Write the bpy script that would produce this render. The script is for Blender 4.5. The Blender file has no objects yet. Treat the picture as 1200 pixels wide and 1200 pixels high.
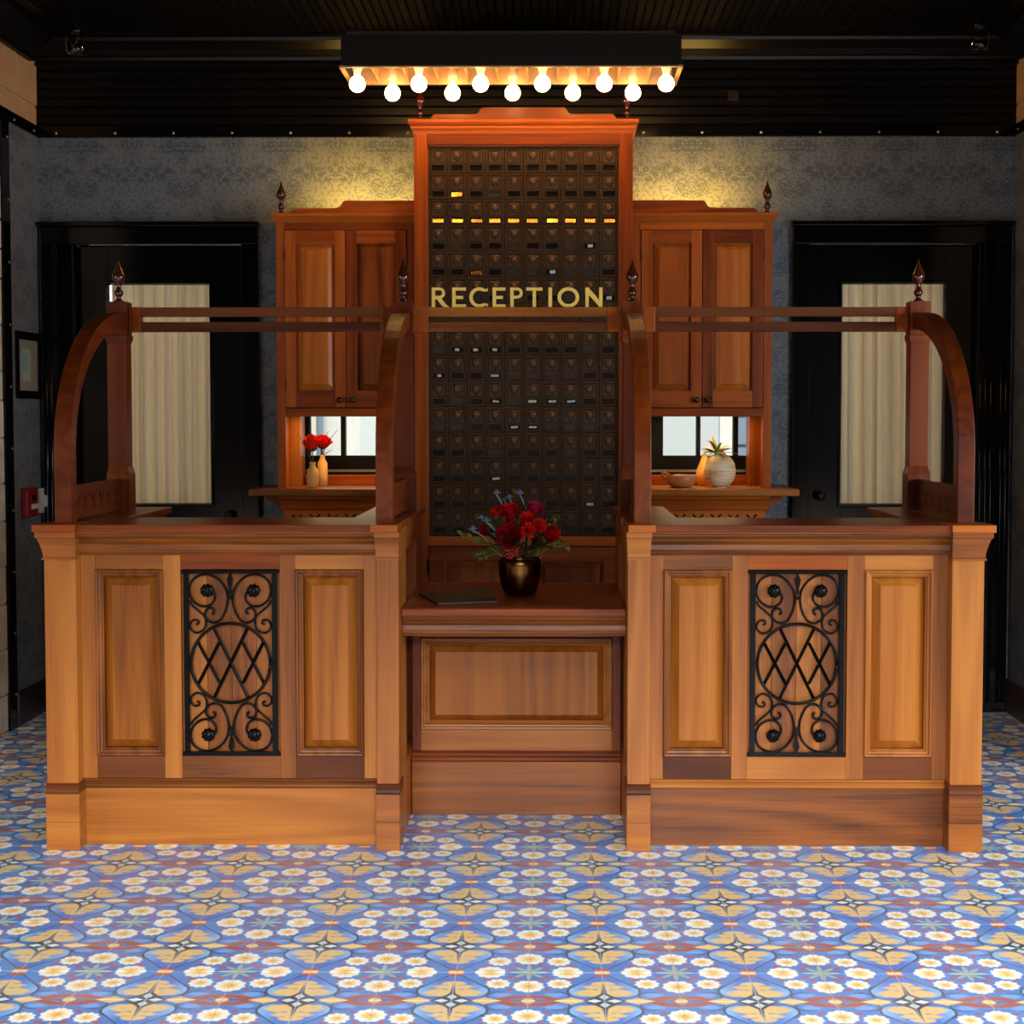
import bpy, bmesh, math, random
from mathutils import Vector, Matrix
R = random.Random(7)
sc = bpy.context.scene
col = sc.collection
PI = math.pi

# ------------------------------------------------------------------ camera
F, CX, CY, YAW, PIT = 1757.8, 630.6, 568.4, .0082, .0457      # focal length in px of the 1200 px frame
CAM = Vector((.130, -5.198, 1.5226))
FW = Vector((-math.sin(YAW)*math.cos(PIT), math.cos(YAW)*math.cos(PIT), -math.sin(PIT)))
RT = Vector((math.cos(YAW), math.sin(YAW), 0)); UP = RT.cross(FW)
cd = bpy.data.cameras.new('camera'); cam = bpy.data.objects.new('camera', cd); col.objects.link(cam)
cd.sensor_width = 36; cd.sensor_fit = 'HORIZONTAL'; cd.lens = F/1200*36
cd.shift_x = (600-CX)/1200; cd.shift_y = (CY-600)/1200
cd.clip_start = .05
cam.matrix_world = Matrix.Translation(CAM) @ Matrix((RT, UP, -FW)).transposed().to_4x4()
sc.camera = cam
def at(x, y, Y):
    "pixel of the 1200 px frame -> (X, Z) on the vertical plane at depth Y"
    d = FW + RT*((x-CX)/F) + UP*((CY-y)/F)
    p = CAM + d*((Y-CAM.y)/d.y)
    return p.x, p.z

# ------------------------------------------------------------------ light and exposure
sc.view_settings.view_transform = 'Standard'; sc.view_settings.look = 'None'
sc.view_settings.exposure = 0; sc.view_settings.gamma = 1; sc.view_settings.use_curve_mapping = False
wd = bpy.data.worlds.new('sky'); sc.world = wd; wd.use_nodes = True
bg = wd.node_tree.nodes['Background']; bg.inputs[0].default_value = (.92, .96, 1, 1); bg.inputs[1].default_value = 3.4
def area(name, loc, target, sx, sy, power, color):
    l = bpy.data.lights.new(name, 'AREA'); l.shape = 'RECTANGLE'; l.size = sx; l.size_y = sy; l.energy = power; l.color = color
    o = bpy.data.objects.new(name, l); col.objects.link(o); o.location = loc
    o.rotation_euler = (Vector(target)-Vector(loc)).to_track_quat('-Z', 'Y').to_euler()
    return o
area('atrium_glazing', (.2, -12.1, 3.75), (.1, 0, .9), 5.8, 2.8, 3500, (.97, .98, 1))  # made-up high daylight panel, placed so the light weakens with height
area('daylight_side_window', (4.35, -1.7, 1.6), (-.2, -.2, .7), 3.2, 1.5, 290, (.80, .90, 1))
area('daylight_far_window', (-4.35, -1.9, 1.6), (.2, -.4, .6), 2.6, 1.5, 70, (1, .96, .9))  # weak fill added from the left; no window stands there
area('lobby_skylight', (.5, -4.3, 3.43), (.5, -4.0, 0), 4.6, 2.4, 300, (.98, .98, 1))  # overhead fill added to brighten the floor before the desk

# ------------------------------------------------------------------ node helper
class S:
    def __init__(s, t, k): s.t = t; s.k = k
    def _b(s, op, o, rev=False):
        a, b = (o, s) if rev else (s, o); return mth(s.t, op, a, b)
    def __add__(s, o): return s._b('ADD', o)
    def __radd__(s, o): return s._b('ADD', o, True)
    def __sub__(s, o): return s._b('SUBTRACT', o)
    def __rsub__(s, o): return s._b('SUBTRACT', o, True)
    def __mul__(s, o): return s._b('MULTIPLY', o)
    def __rmul__(s, o): return s._b('MULTIPLY', o, True)
    def __truediv__(s, o): return s._b('DIVIDE', o)
    def __neg__(s): return s*-1.0
def put(t, sock, v):
    if isinstance(v, S): t.links.new(v.k, sock)
    elif isinstance(v, (tuple, list)) and len(v) == 3 and sock.type == 'RGBA': sock.default_value = (*v, 1)
    else: sock.default_value = v
def mth(t, op, *a):
    n = t.nodes.new('ShaderNodeMath'); n.operation = op
    for i, v in enumerate(a): put(t, n.inputs[i], v)
    return S(t, n.outputs[0])
def fabs(a): return mth(a.t, 'ABSOLUTE', a)
def fmin(a, b): return mth(a.t, 'MINIMUM', a, b)
def fmax(a, b): return mth(a.t, 'MAXIMUM', a, b)
def fsqrt(a): return mth(a.t, 'SQRT', a)
def fsin(a): return mth(a.t, 'SINE', a)
def frac(a): return mth(a.t, 'FRACT', a)
def floor_(a): return mth(a.t, 'FLOOR', a)
def atan2(a, b): return mth(a.t, 'ARCTAN2', a, b)
def ln(a, b): return fsqrt(a*a+b*b)
def step(a, e, w):
    "1 where a < e, soft over w"
    n = a.t.nodes.new('ShaderNodeMapRange'); n.clamp = True
    put(a.t, n.inputs[0], a); n.inputs[1].default_value = e-w; n.inputs[2].default_value = e+w; n.inputs[3].default_value = 1; n.inputs[4].default_value = 0
    return S(a.t, n.outputs[0])
def srgb(r, g, b):
    f = lambda c: (c/255/12.92) if c <= 10 else ((c/255+.055)/1.055)**2.4
    return (f(r), f(g), f(b))
def mix(t, f, a, b):
    n = t.nodes.new('ShaderNodeMix'); n.data_type = 'RGBA'
    put(t, n.inputs[0], f); put(t, n.inputs[6], a); put(t, n.inputs[7], b)
    return S(t, n.outputs[2])
def xyz(t, v=None):
    n = t.nodes.new('ShaderNodeSeparateXYZ')
    if v is None: v = S(t, t.nodes.new('ShaderNodeNewGeometry').outputs['Position'])
    put(t, n.inputs[0], v); return [S(t, o) for o in n.outputs]
def vec(t, x, y, z):
    n = t.nodes.new('ShaderNodeCombineXYZ')
    for i, v in enumerate((x, y, z)): put(t, n.inputs[i], v)
    return S(t, n.outputs[0])
def noise(t, v, scale=1, detail=2, rough=.5):
    n = t.nodes.new('ShaderNodeTexNoise'); put(t, n.inputs['Vector'], v); n.inputs['Scale'].default_value = scale
    n.inputs['Detail'].default_value = detail; n.inputs['Roughness'].default_value = rough
    return S(t, n.outputs[0])
def white(t, v):
    n = t.nodes.new('ShaderNodeTexWhiteNoise'); put(t, n.inputs[0], v); return S(t, n.outputs[0])
def ramp(t, f, stops):
    n = t.nodes.new('ShaderNodeValToRGB'); put(t, n.inputs[0], f); e = n.color_ramp.elements
    while len(e) < len(stops): e.new(.5)
    for i, (p, c) in enumerate(stops): e[i].position = p; e[i].color = (*c, 1)
    return S(t, n.outputs[0])
MATS = {}
def material(name):
    m = bpy.data.materials.new(name); m.use_nodes = True; MATS[name] = m
    t = m.node_tree; b = t.nodes['Principled BSDF']
    return m, t, b
def bump(t, b, h, strength, dist=.01):
    n = t.nodes.new('ShaderNodeBump'); n.inputs['Strength'].default_value = strength; n.inputs['Distance'].default_value = dist
    put(t, n.inputs['Height'], h); t.links.new(n.outputs[0], b.inputs['Normal'])
def simple(name, c, rough=.5, metal=0, var=.12, vscale=30, spec=.5, **kw):
    m, t, b = material(name)
    p = S(t, t.nodes.new('ShaderNodeTexCoord').outputs['Object'])
    n = noise(t, p, vscale, 3)
    lo = tuple(max(0, x*(1-var)) for x in c); hi = tuple(min(1, x*(1+var)) for x in c)
    put(t, b.inputs['Base Color'], mix(t, n, lo, hi))
    b.inputs['Roughness'].default_value = rough; b.inputs['Metallic'].default_value = metal
    b.inputs['Specular IOR Level'].default_value = spec
    for k, v in kw.items(): put(t, b.inputs[k.replace('_', ' ')], v)
    return m
def wood(name, axis, dark, mid, light, rough=.34, stave=0, spec=.5):
    m, t, b = material(name)
    x, y, z = xyz(t)
    rnd = S(t, t.nodes.new('ShaderNodeObjectInfo').outputs['Random'])
    k = {'x': (2.2, 34, 34), 'y': (34, 2.2, 34), 'z': (34, 34, 2.2)}[axis]
    o = rnd*37.0
    px, py, pz = x*k[0]+o, y*k[1]+o, z*k[2]+o
    broad = noise(t, vec(t, px*.22, py*.22, pz*.22), 1, 2)
    fib = noise(t, vec(t, px*(1.6 if axis == 'x' else 6.5), py*(1.6 if axis == 'y' else 6.5), pz*(1.6 if axis == 'z' else 6.5)), 1, 3, .6)
    line = fsin((noise(t, vec(t, px*.16, py*.16, pz*.16), 1, 1)*46.0))*.5+.5
    tone = rnd*.34-.17
    streak = noise(t, vec(t, px*.9, py*.9, pz*.9), 1, 1)
    v = broad*.36+fib*.40+line*.14+tone*1.25+.06-step(streak, .34, .05)*.07
    if stave:
        s = floor_((x if axis != 'x' else z)/stave+o)
        v = v+white(t, vec(t, s, o, 0.0))*.16-.08
    put(t, b.inputs['Base Color'], ramp(t, v, [(.12, dark), (.48, mid), (.86, light)]))
    b.inputs['Roughness'].default_value = rough; b.inputs['Specular IOR Level'].default_value = spec
    bump(t, b, fib, .08, .004)
    return m
WD, WM, WL = srgb(64, 29, 8), srgb(138, 75, 23), srgb(176, 108, 41)
for a in 'xyz': wood('wood_'+a, a, WD, WM, WL, spec=.3)
wood('wood_panel', 'z', WD, srgb(148, 83, 25), WL, stave=.085, spec=.22)
RD, RM, RL = srgb(70, 24, 4), srgb(136, 60, 14), srgb(178, 94, 28)
for a in 'xyz': wood('redwood_'+a, a, RD, RM, RL, .36, spec=.22)
for a in 'xyz': wood('mahogany_'+a, a, srgb(48, 14, 3), srgb(94, 36, 8), srgb(130, 60, 17), .38, spec=.2)
wood('walnut', 'x', srgb(48, 20, 10), srgb(88, 43, 18), srgb(112, 60, 28), .4, spec=.18)
wood('redwood_panel', 'z', RD, srgb(150, 74, 22), srgb(188, 108, 38), .3, stave=.06, spec=.35)
wood('dark_wood', 'x', srgb(24, 10, 6), srgb(38, 17, 10), srgb(52, 25, 14), .4)
simple('iron', srgb(5, 5, 6), .24, 0, .2, 30, .12)
simple('finial_dark', srgb(62, 22, 10), .16, 0, .3, 30, .6)
simple('steel_black', srgb(8, 8, 8), .6, 0, .1, 30, .12)
simple('black_gloss', srgb(7, 6, 6), .14, 0, .2, 8, .35)
simple('black_ceiling', srgb(9, 6, 5), .3, 0, .3, 8, .2)
simple('bronze', srgb(72, 52, 32), .4, .4, .4, 60)
simple('bronze_light', srgb(128, 92, 60), .3, .5, .2, 60)
simple('bronze_dark', srgb(24, 19, 13), .5, .6, .3, 60)
simple('knob_pewter', srgb(70, 62, 55), .35, .9, .2)
simple('nail_silver', srgb(190, 180, 165), .3, .9, .1)
simple('gold_leaf', srgb(238, 198, 96), .4, .2, .12, 40)
simple('brass_plate', srgb(214, 170, 92), .24, 1, .15, 60)
simple('mail_glass', srgb(16, 12, 9), .3, 0, .2, 60, .3)
simple('mail_glass_dim', srgb(52, 42, 32), .4, 0, .4, 90)
simple('card_paper', srgb(205, 196, 172), .6, 0, .15, 60)
simple('card_blue', srgb(170, 185, 190), .6, 0, .15, 60)
m = simple('linen', srgb(240, 224, 198), .85, 0, .05, 60, .2)
t = m.node_tree; tl = t.nodes.new('ShaderNodeBsdfTranslucent'); tl.inputs[0].default_value = (*srgb(226, 196, 156), 1)
mx = t.nodes.new('ShaderNodeMixShader'); mx.inputs[0].default_value = .15
t.links.new(t.nodes['Principled BSDF'].outputs[0], mx.inputs[1]); t.links.new(tl.outputs[0], mx.inputs[2]); t.links.new(mx.outputs[0], t.nodes['Material Output'].inputs[0])
simple('plastic_red', srgb(140, 16, 20), .35)
simple('plastic_white', srgb(205, 205, 200), .45, 0, .04)
simple('print_mat', srgb(170, 158, 140), .7)
simple('print_image', srgb(150, 190, 195), .6)
simple('print_paper', srgb(200, 195, 185), .6)
simple('leather', srgb(42, 22, 14), .5, 0, .25, 50)
simple('vase_bronze', srgb(96, 66, 34), .2, 1, .35, 45)
m, t, b = material('ceramic_cream')
x, y, z = xyz(t); n = noise(t, vec(t, x*6.0, y*6.0, z*120.0), 1, 2)
put(t, b.inputs['Base Color'], ramp(t, n, [(.3, srgb(176, 146, 104)), (.5, srgb(214, 190, 150)), (.7, srgb(232, 220, 196))])); b.inputs['Roughness'].default_value = .5
simple('ceramic_ochre', srgb(206, 158, 84), .5, 0, .15, 30)
simple('bowl_wood', srgb(176, 116, 66), .4, 0, .35, 30)
simple('rose_dark', srgb(150, 8, 18), .55, 0, .25, 40, .3)
simple('rose_red', srgb(196, 14, 26), .5, 0, .25, 40, .3)
simple('rose_orange', srgb(222, 34, 20), .5, 0, .2, 40, .3)
simple('protea_pink', srgb(190, 40, 70), .5, 0, .35, 60, .3)
simple('berry', srgb(190, 40, 40), .4)
simple('leaf_green', srgb(92, 124, 48), .5, 0, .3, 40)
simple('leaf_dark', srgb(30, 58, 32), .5, 0, .3, 40)
simple('leaf_yellow', srgb(176, 146, 46), .5, 0, .35, 40)
simple('thistle_blue', srgb(84, 104, 128), .6, 0, .25, 60)
simple('thistle_stem', srgb(140, 160, 160), .6)
simple('twig', srgb(60, 40, 26), .7)
simple('lamp_white', srgb(150, 118, 78), .5, 0, .06)
simple('lamp_shell', srgb(20, 12, 8), .5, 0, .3, 14, .25)
simple('socket', srgb(225, 215, 195), .4)
simple('aluminium', srgb(170, 172, 176), .35, .8)
simple('grout', srgb(196, 178, 158), .85, 0, .15, 20)
simple('ext_pale', srgb(214, 208, 196), .8, 0, .12, 4)
simple('ext_ground', srgb(170, 165, 158), .9)
# glass panes
def glass(name, tint=(1, 1, 1), rough=.02):
    m, t, b = material(name)
    tr = t.nodes.new('ShaderNodeBsdfTransparent'); tr.inputs[0].default_value = (*tint, 1)
    gl = t.nodes.new('ShaderNodeBsdfGlossy'); gl.inputs['Roughness'].default_value = rough
    fr = t.nodes.new('ShaderNodeFresnel'); fr.inputs[0].default_value = 1.5
    mx = t.nodes.new('ShaderNodeMixShader')
    geo = t.nodes.new('ShaderNodeNewGeometry')      # the far face of a pane adds no second reflection
    put(t, mx.inputs[0], S(t, fr.outputs[0])*(1.0-S(t, geo.outputs['Backfacing']))); t.links.new(tr.outputs[0], mx.inputs[1]); t.links.new(gl.outputs[0], mx.inputs[2])
    t.links.new(mx.outputs[0], t.nodes['Material Output'].inputs[0]); t.nodes.remove(b)
glass('pane_glass', (.95, .97, .96)); glass('jar_glass', (.75, .75, .75))
m, t, b = material('bulb_glow')
b.inputs['Base Color'].default_value = (1, .8, .5, 1); b.inputs['Emission Color'].default_value = (1, .53, .17, 1); b.inputs['Emission Strength'].default_value = 40

# limestone
m, t, b = material('limestone')
x, y, z = xyz(t); rnd = S(t, t.nodes.new('ShaderNodeObjectInfo').outputs['Random'])
n = noise(t, vec(t, x*5.0+rnd*9.0, y*5.0, z*9.0), 1.6, 4, .6)
put(t, b.inputs['Base Color'], ramp(t, n*.8+rnd*.25, [(.25, srgb(176, 160, 136)), (.55, srgb(214, 204, 184)), (.85, srgb(234, 228, 214))]))
b.inputs['Roughness'].default_value = .85; bump(t, b, n, .5, .01)

m2 = simple('limestone_tan', srgb(184, 142, 100), .85, 0, .2, 12)  # same limestone with the warm light of the bulbs put into its colour
# damask wallpaper : folded noise gives the mirrored embossed ornament
m, t, b = material('damask')
x, y, z = xyz(t)
u = x+y*1.0
fx = fabs(frac(u/.52)-.5)*.52
row = floor_(z/.62); fz = frac(z/.62)*.62
p = vec(t, fx, fz, 3.3)
nA = noise(t, p, 9, 1); nB = noise(t, p, 24, 2); nC = noise(t, vec(t, fx, z, 8.1), 60, 2)
ring = fsin(nB*40.0)*.5+.5
motif = step(nA, .52, .03)
orn = fmax(motif*step(ring, .55, .12), step(nC, .46, .05)*.6)
bl = noise(t, vec(t, u, z, .5), 1.7, 3)
c0 = mix(t, bl, srgb(92, 108, 124), srgb(116, 110, 98))
c1 = mix(t, bl, srgb(58, 76, 96), srgb(78, 82, 84))
put(t, b.inputs['Base Color'], mix(t, orn, c0, c1))
b.inputs['Roughness'].default_value = .62; bump(t, b, orn, .45, .006)

# encaustic floor tile print: 2 x 2 tiles repeat every 0.4 m
m, t, b = material('encaustic_tile')
x, y, z = xyz(t)
tx, ty = (x+.128)/.4, (y+.152)/.4
wob = noise(t, vec(t, x, y, 0.0), 38, 2)
wx = (wob-.5)*.03
sgnx = frac(tx+.5)-.5; sgny = frac(ty+.5)-.5
a, bb = fabs(sgnx), fabs(sgny)
qx, qy = .5-a, .5-bb
cellr = white(t, vec(t, floor_(tx*2.0), floor_(ty*2.0), 1.0))
blue = mix(t, noise(t, vec(t, tx, ty, 4.0), 5, 2), srgb(30, 86, 166), srgb(88, 146, 208))
c = mix(t, cellr*.6, blue, srgb(62, 122, 200))
W = .006
BLACK, RED, GOLD, WHITE = srgb(38, 40, 50), srgb(160, 74, 58), srgb(214, 170, 84), srgb(240, 234, 216)
# dark scroll strokes in the blue ground
c = mix(t, step(fabs(ln(qx-.36, qy-.33)-.10), .008, W)*.9, c, BLACK)
c = mix(t, step(fabs(ln(qx-.20, qy-.42)-.07), .007, W)*.9, c, BLACK)
c = mix(t, step(ln((qx-.17)*.8, (qy-.40)*1.4), .05, .01), c, srgb(104, 160, 226))
# wing : outline, blue gradient, golden lobed leaf
dxw, dyw = a-.12, bb-.165
tw = fmin(fmax((dxw*-.095+dyw*.235)/.0642, 0.0), 1.0)
wing2 = ln(dxw+tw*.095, dyw-tw*.235)-(.122-tw*.075)
c = mix(t, step(wing2, .0, W), c, BLACK)
wcol = mix(t, step(a+wx*2.0, .17, .08), srgb(136, 194, 242), srgb(44, 110, 200))
c = mix(t, step(wing2, -.012, W), c, wcol)
g1 = ln((a-.085)/1.75, (bb-.135)*1.0)-.060
g2 = ln((a-.055)/2.2, (bb-.235)*1.0)-.034
g3 = ln((a-.02)/1.7, (bb-.30)*1.0)-.036
g4 = fmax(a-.045, fabs(bb-.22)-.11)
gold_e = fmin(fmin(g1, g2), fmin(g3, g4))+fsin(bb*90.0+a*60.0)*.004+wx*.5
gold = step(gold_e, .0, .008)*step(wing2, -.014, W)
c = mix(t, gold, c, mix(t, wob, srgb(214, 172, 88), srgb(236, 200, 124)))
# small joints midway between stars (depth direction)
c = mix(t, step(ln((a-.02)*1.0, (qy-.05)*1.0), .032, W), c, RED)
c = mix(t, step(fmax(a*.9, qy*1.5), .045, W), c, srgb(226, 186, 140))
# spike along the star row: yellow lens, red leaves
lens = bb-(.056-fabs(a-.22)*.52)
red1 = fabs(bb-(.012+(a-.27)*.32))-(.034-fabs(a-.38)*.22)
c = mix(t, step(red1, .012, W), c, srgb(150, 120, 150))
c = mix(t, step(red1, .0, W), c, RED)
c = mix(t, step(fabs(bb-.005), .004, .003)*step(qx, .2, .01), c, BLACK)
c = mix(t, step(lens, .0, W), c, srgb(226, 190, 120))
c = mix(t, step(fmax(qx, bb), .05, W), c, RED)
c = mix(t, step(ln(qx, bb), .042, W), c, srgb(222, 188, 120))
# star : black concave star with four pale diamonds
star = mth(t, 'POWER', a/.150, .86)+mth(t, 'POWER', bb/.155, .86)-1.0
c = mix(t, step(star, .0, .04), c, BLACK)
d1 = fabs(a-.066)/.046+bb/.034; d2 = fabs(bb-.066)/.046+a/.034
c = mix(t, step(fmin(d1, d2), 1.0, .12), c, srgb(190, 208, 214))
# ring of flowers
ang = atan2(qy, qx); rr = ln(qx, qy)
c = mix(t, step(rr-(.105+.045*1.0), .0, W)*step(fabs(rr-.10), .05, .01)*.35, c, srgb(56, 76, 150))
pet = fsin(ang*8.0+PI/2)*.5+.5
c = mix(t, step(rr-(.045+pet*.085), .0, W), c, srgb(146, 166, 158))
c = mix(t, step(fabs(fsin(ang*4.0))*.5+rr*2.0, .16, .03), c, srgb(90, 110, 110))
for (fx_, fy_, r_) in ((.262, 0, .098), (0, .252, .098), (.205, .205, .076)):
    dx, dy = qx-fx_, qy-fy_
    r2 = ln(dx, dy); an = atan2(dy, dx)
    c = mix(t, step(r2-(r_*1.04+fsin(an*10.0)*.006), .0, W), c, WHITE)
    c = mix(t, step(r2-(r_*.54+fsin(an*8.0)*.012), .0, .012), c, srgb(240, 200, 104))
    c = mix(t, step(r2-(r_*.24+fsin(an*6.0)*.008), .0, .008), c, srgb(222, 164, 64))
for (fx_, fy_, r_) in ((.128, .085, .022), (.085, .135, .022), (.29, .125, .022), (.125, .31, .02)):
    c = mix(t, step(ln(qx-fx_, qy-fy_), r_, W), c, srgb(178, 66, 56))
fade = noise(t, vec(t, tx, ty, 0.0), 2.2, 3)
c = mix(t, (fade*.16+cellr*.10), c, srgb(206, 212, 216))
put(t, b.inputs['Base Color'], c)
rg = noise(t, vec(t, x, y, 0.0), 14, 3)
put(t, b.inputs['Roughness'], rg*.16+.22)
b.inputs['Specular IOR Level'].default_value = .5

# ------------------------------------------------------------------ geometry helpers
WLOC = {}
def tag(o, label=None, cat=None, group=None, kind=None):
    if label: o['label'] = label
    if cat: o['category'] = cat
    if group: o['group'] = group
    if kind: o['kind'] = kind
    return o
def link(name, me, loc, parent):
    o = bpy.data.objects.new(name, me); col.objects.link(o)
    pl = WLOC[parent.name] if parent else Vector((0, 0, 0))
    o.parent = parent; o.location = Vector(loc)-pl; WLOC[o.name] = Vector(loc)
    return o
def thing(name, loc, label, cat, group=None):
    o = link(name, None, loc, None); o.empty_display_size = .1
    return tag(o, label, cat, group)
class MB:
    def __init__(s): s.v = []; s.f = []
    def add(s, vs, fs):
        n = len(s.v); s.v += [Vector(p) for p in vs]; s.f += [tuple(i+n for i in f) for f in fs]; return s
    def box(s, x0, x1, y0, y1, z0, z1):
        return s.add([(x, y, z) for z in (z0, z1) for y in (y0, y1) for x in (x0, x1)],
                     [(0, 2, 3, 1), (4, 5, 7, 6), (0, 1, 5, 4), (2, 6, 7, 3), (0, 4, 6, 2), (1, 3, 7, 5)])
    def prism(s, prof, axis, a0, a1, m0=0, m1=0):
        "profile points (p, q) swept along axis; for x: p=y q=z, y: p=x q=z, z: p=x q=y; m0/m1 mitre slope by p"
        n = len(prof); vs = []
        for k, (a, mm) in enumerate(((a0, m0), (a1, m1))):
            for p, q in prof:
                e = a+mm*p
                vs.append({'x': (e, p, q), 'y': (p, e, q), 'z': (p, q, e)}[axis])
        fs = [(i, (i+1) % n, n+(i+1) % n, n+i) for i in range(n)]+[tuple(range(n))[::-1], tuple(range(n, 2*n))]
        return s.add(vs, fs)
    def frame(s, prof, x0, x1, z0, z1):
        "picture-frame moulding: profile (inset, y) around the rectangle"
        vs = []; n = len(prof)
        for ins, yy in prof:
            vs += [(x0+ins, yy, z0+ins), (x1-ins, yy, z0+ins), (x1-ins, yy, z1-ins), (x0+ins, yy, z1-ins)]
        fs = []
        for k in range(n-1):
            for i in range(4):
                j = (i+1) % 4; fs.append((k*4+i, k*4+j, k*4+4+j, k*4+4+i))
        return s.add(vs, fs)
    def panel(s, prof, x0, x1, z0, z1, back):
        "raised panel: frame profile, closed by a field at the last ring and a back"
        n0 = len(s.v); s.frame(prof, x0, x1, z0, z1); k = n0+4*(len(prof)-1)
        s.f.append((k, k+1, k+2, k+3)); return s
    def lathe(s, prof, c, n=20):
        vs = []; fs = []; m_ = len(prof)
        for r, z in prof:
            for i in range(n):
                a_ = 2*PI*i/n; vs.append((c[0]+r*math.cos(a_), c[1]+r*math.sin(a_), c[2]+z))
        for k in range(m_-1):
            for i in range(n):
                j = (i+1) % n; fs.append((k*n+i, k*n+j, k*n+n+j, k*n+n+i))
        fs.append(tuple(range(n))[::-1]); fs.append(tuple(range((m_-1)*n, m_*n)))
        return s.add(vs, fs)
    def tube(s, path, r, n=6, r1=None, flat=1):
        pts = [Vector(p) for p in path]; L = len(pts); vs = []; fs = []
        up = None
        for i, p in enumerate(pts):
            d = (pts[min(i+1, L-1)]-pts[max(i-1, 0)]).normalized()
            if up is None:
                up = Vector((0, 0, 1)) if abs(d.z) < .9 else Vector((1, 0, 0))
            sd = d.cross(up).normalized(); up = sd.cross(d).normalized()
            rr_ = r if r1 is None else r+(r1-r)*i/(L-1)
            for k in range(n):
                a_ = 2*PI*k/n; vs.append(p+sd*(rr_*math.cos(a_))+up*(rr_*math.sin(a_)*flat))
        for i in range(L-1):
            for k in range(n):
                j = (k+1) % n; fs.append((i*n+k, i*n+j, i*n+n+j, i*n+n+k))
        fs.append(tuple(range(n))[::-1]); fs.append(tuple(range((L-1)*n, L*n)))
        return s.add(vs, fs)
    def mesh(s, name, mat, smooth=False, origin=None):
        if origin is None:
            lo = [min(v[i] for v in s.v) for i in range(3)]; hi = [max(v[i] for v in s.v) for i in range(3)]
            origin = Vector([(lo[i]+hi[i])/2 for i in range(2)]+[lo[2]])
        me = bpy.data.meshes.new(name); me.from_pydata([v-origin for v in s.v], [], s.f)
        bm = bmesh.new(); bm.from_mesh(me); bmesh.ops.recalc_face_normals(bm, faces=bm.faces); bm.to_mesh(me); bm.free()
        me.materials.append(MATS[mat])
        if smooth:
            for p in me.polygons: p.use_smooth = True
        return me, origin
    def build(s, name, mat, parent=None, smooth=False, bevel=0, origin=None):
        me, o_ = s.mesh(name, mat, smooth, origin)
        o = link(name, me, o_, parent)
        if bevel:
            b_ = o.modifiers.new('bevel', 'BEVEL'); b_.width = bevel; b_.segments = 2; b_.limit_method = 'ANGLE'; b_.angle_limit = .6
        return o
def bx(*a): return MB().box(*a)
def dup(o, loc, parent, name=None):
    c_ = o.copy(); col.objects.link(c_)
    pl = WLOC[parent.name] if parent else Vector((0, 0, 0))
    c_.parent = parent; c_.location = Vector(loc)-pl; WLOC[c_.name] = Vector(loc)
    return c_
def struct(o): o['kind'] = 'structure'; return o
def smooth_path(pts, n=5, closed=False):
    P = [Vector(p) for p in pts]; out = []
    for i in range(len(P)-1):
        p0, p1, p2, p3 = P[max(i-1, 0)], P[i], P[i+1], P[min(i+2, len(P)-1)]
        for k in range(n):
            u_ = k/n
            out.append(.5*((2*p1)+(p2-p0)*u_+(2*p0-5*p1+4*p2-p3)*u_*u_+(3*p1-p0-3*p2+p3)*u_**3))
    return out+[P[-1]]
def fill2d(loops, depth, name):
    "filled 2D outlines with holes, extruded: mesh in local xy, thickness +-depth/2 in z"
    cu = bpy.data.curves.new(name, 'CURVE'); cu.dimensions = '2D'; cu.fill_mode = 'BOTH'; cu.extrude = depth/2
    for lp in loops:
        sp = cu.splines.new('POLY'); sp.points.add(len(lp)-1); sp.use_cyclic_u = True
        for q, (a_, b_) in zip(sp.points, lp): q.co = (a_, b_, 0, 1)
    tmp = bpy.data.objects.new(name, cu); col.objects.link(tmp)
    dg = bpy.context.evaluated_depsgraph_get(); dg.update()
    me = bpy.data.meshes.new_from_object(tmp.evaluated_get(dg))
    bpy.data.objects.remove(tmp); bpy.data.curves.remove(cu); me.name = name
    return me
def mesh_obj(name, me, mat, M4, parent):
    "2D-filled mesh placed by matrix M4 (baked)"
    me.transform(M4); lo = Vector((0, 0, 0)); n = len(me.vertices)
    for v in me.vertices: lo += v.co/n
    me.transform(Matrix.Translation(-lo)); me.materials.clear(); me.materials.append(MATS[mat])
    return link(name, me, lo, parent)

# ------------------------------------------------------------------ the room
WX, WY, CEIL = 2.494, 2.53, 3.46
floor = struct(bx(-4.7, 4.7, -12.4, 2.9, -.12, -.0008).build('floor', 'grout'))
# tiles: phase set by the joints in the photograph
big = []
T = .2
tm = MB(); g = .0009
tm.add([(-T/2+g, -T/2+g, -.006), (T/2-g, -T/2+g, -.006), (T/2-g, T/2-g, -.006), (-T/2+g, T/2-g, -.006),
        (-T/2+g, -T/2+g, -.0006), (T/2-g, -T/2+g, -.0006), (T/2-g, T/2-g, -.0006), (-T/2+g, T/2-g, -.0006),
        (-T/2+.0018, -T/2+.0018, 0), (T/2-.0018, -T/2+.0018, 0), (T/2-.0018, T/2-.0018, 0), (-T/2+.0018, T/2-.0018, 0)],
       [(0, 3, 2, 1)]+[(i, (i+1) % 4, 4+(i+1) % 4, 4+i) for i in range(4)]+[(4+i, 4+(i+1) % 4, 8+(i+1) % 4, 8+i) for i in range(4)]+[(8, 9, 10, 11)])
tme, _ = tm.mesh('tile', 'encaustic_tile', origin=Vector((0, 0, 0)))
rest = MB(); ntile = 0
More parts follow.
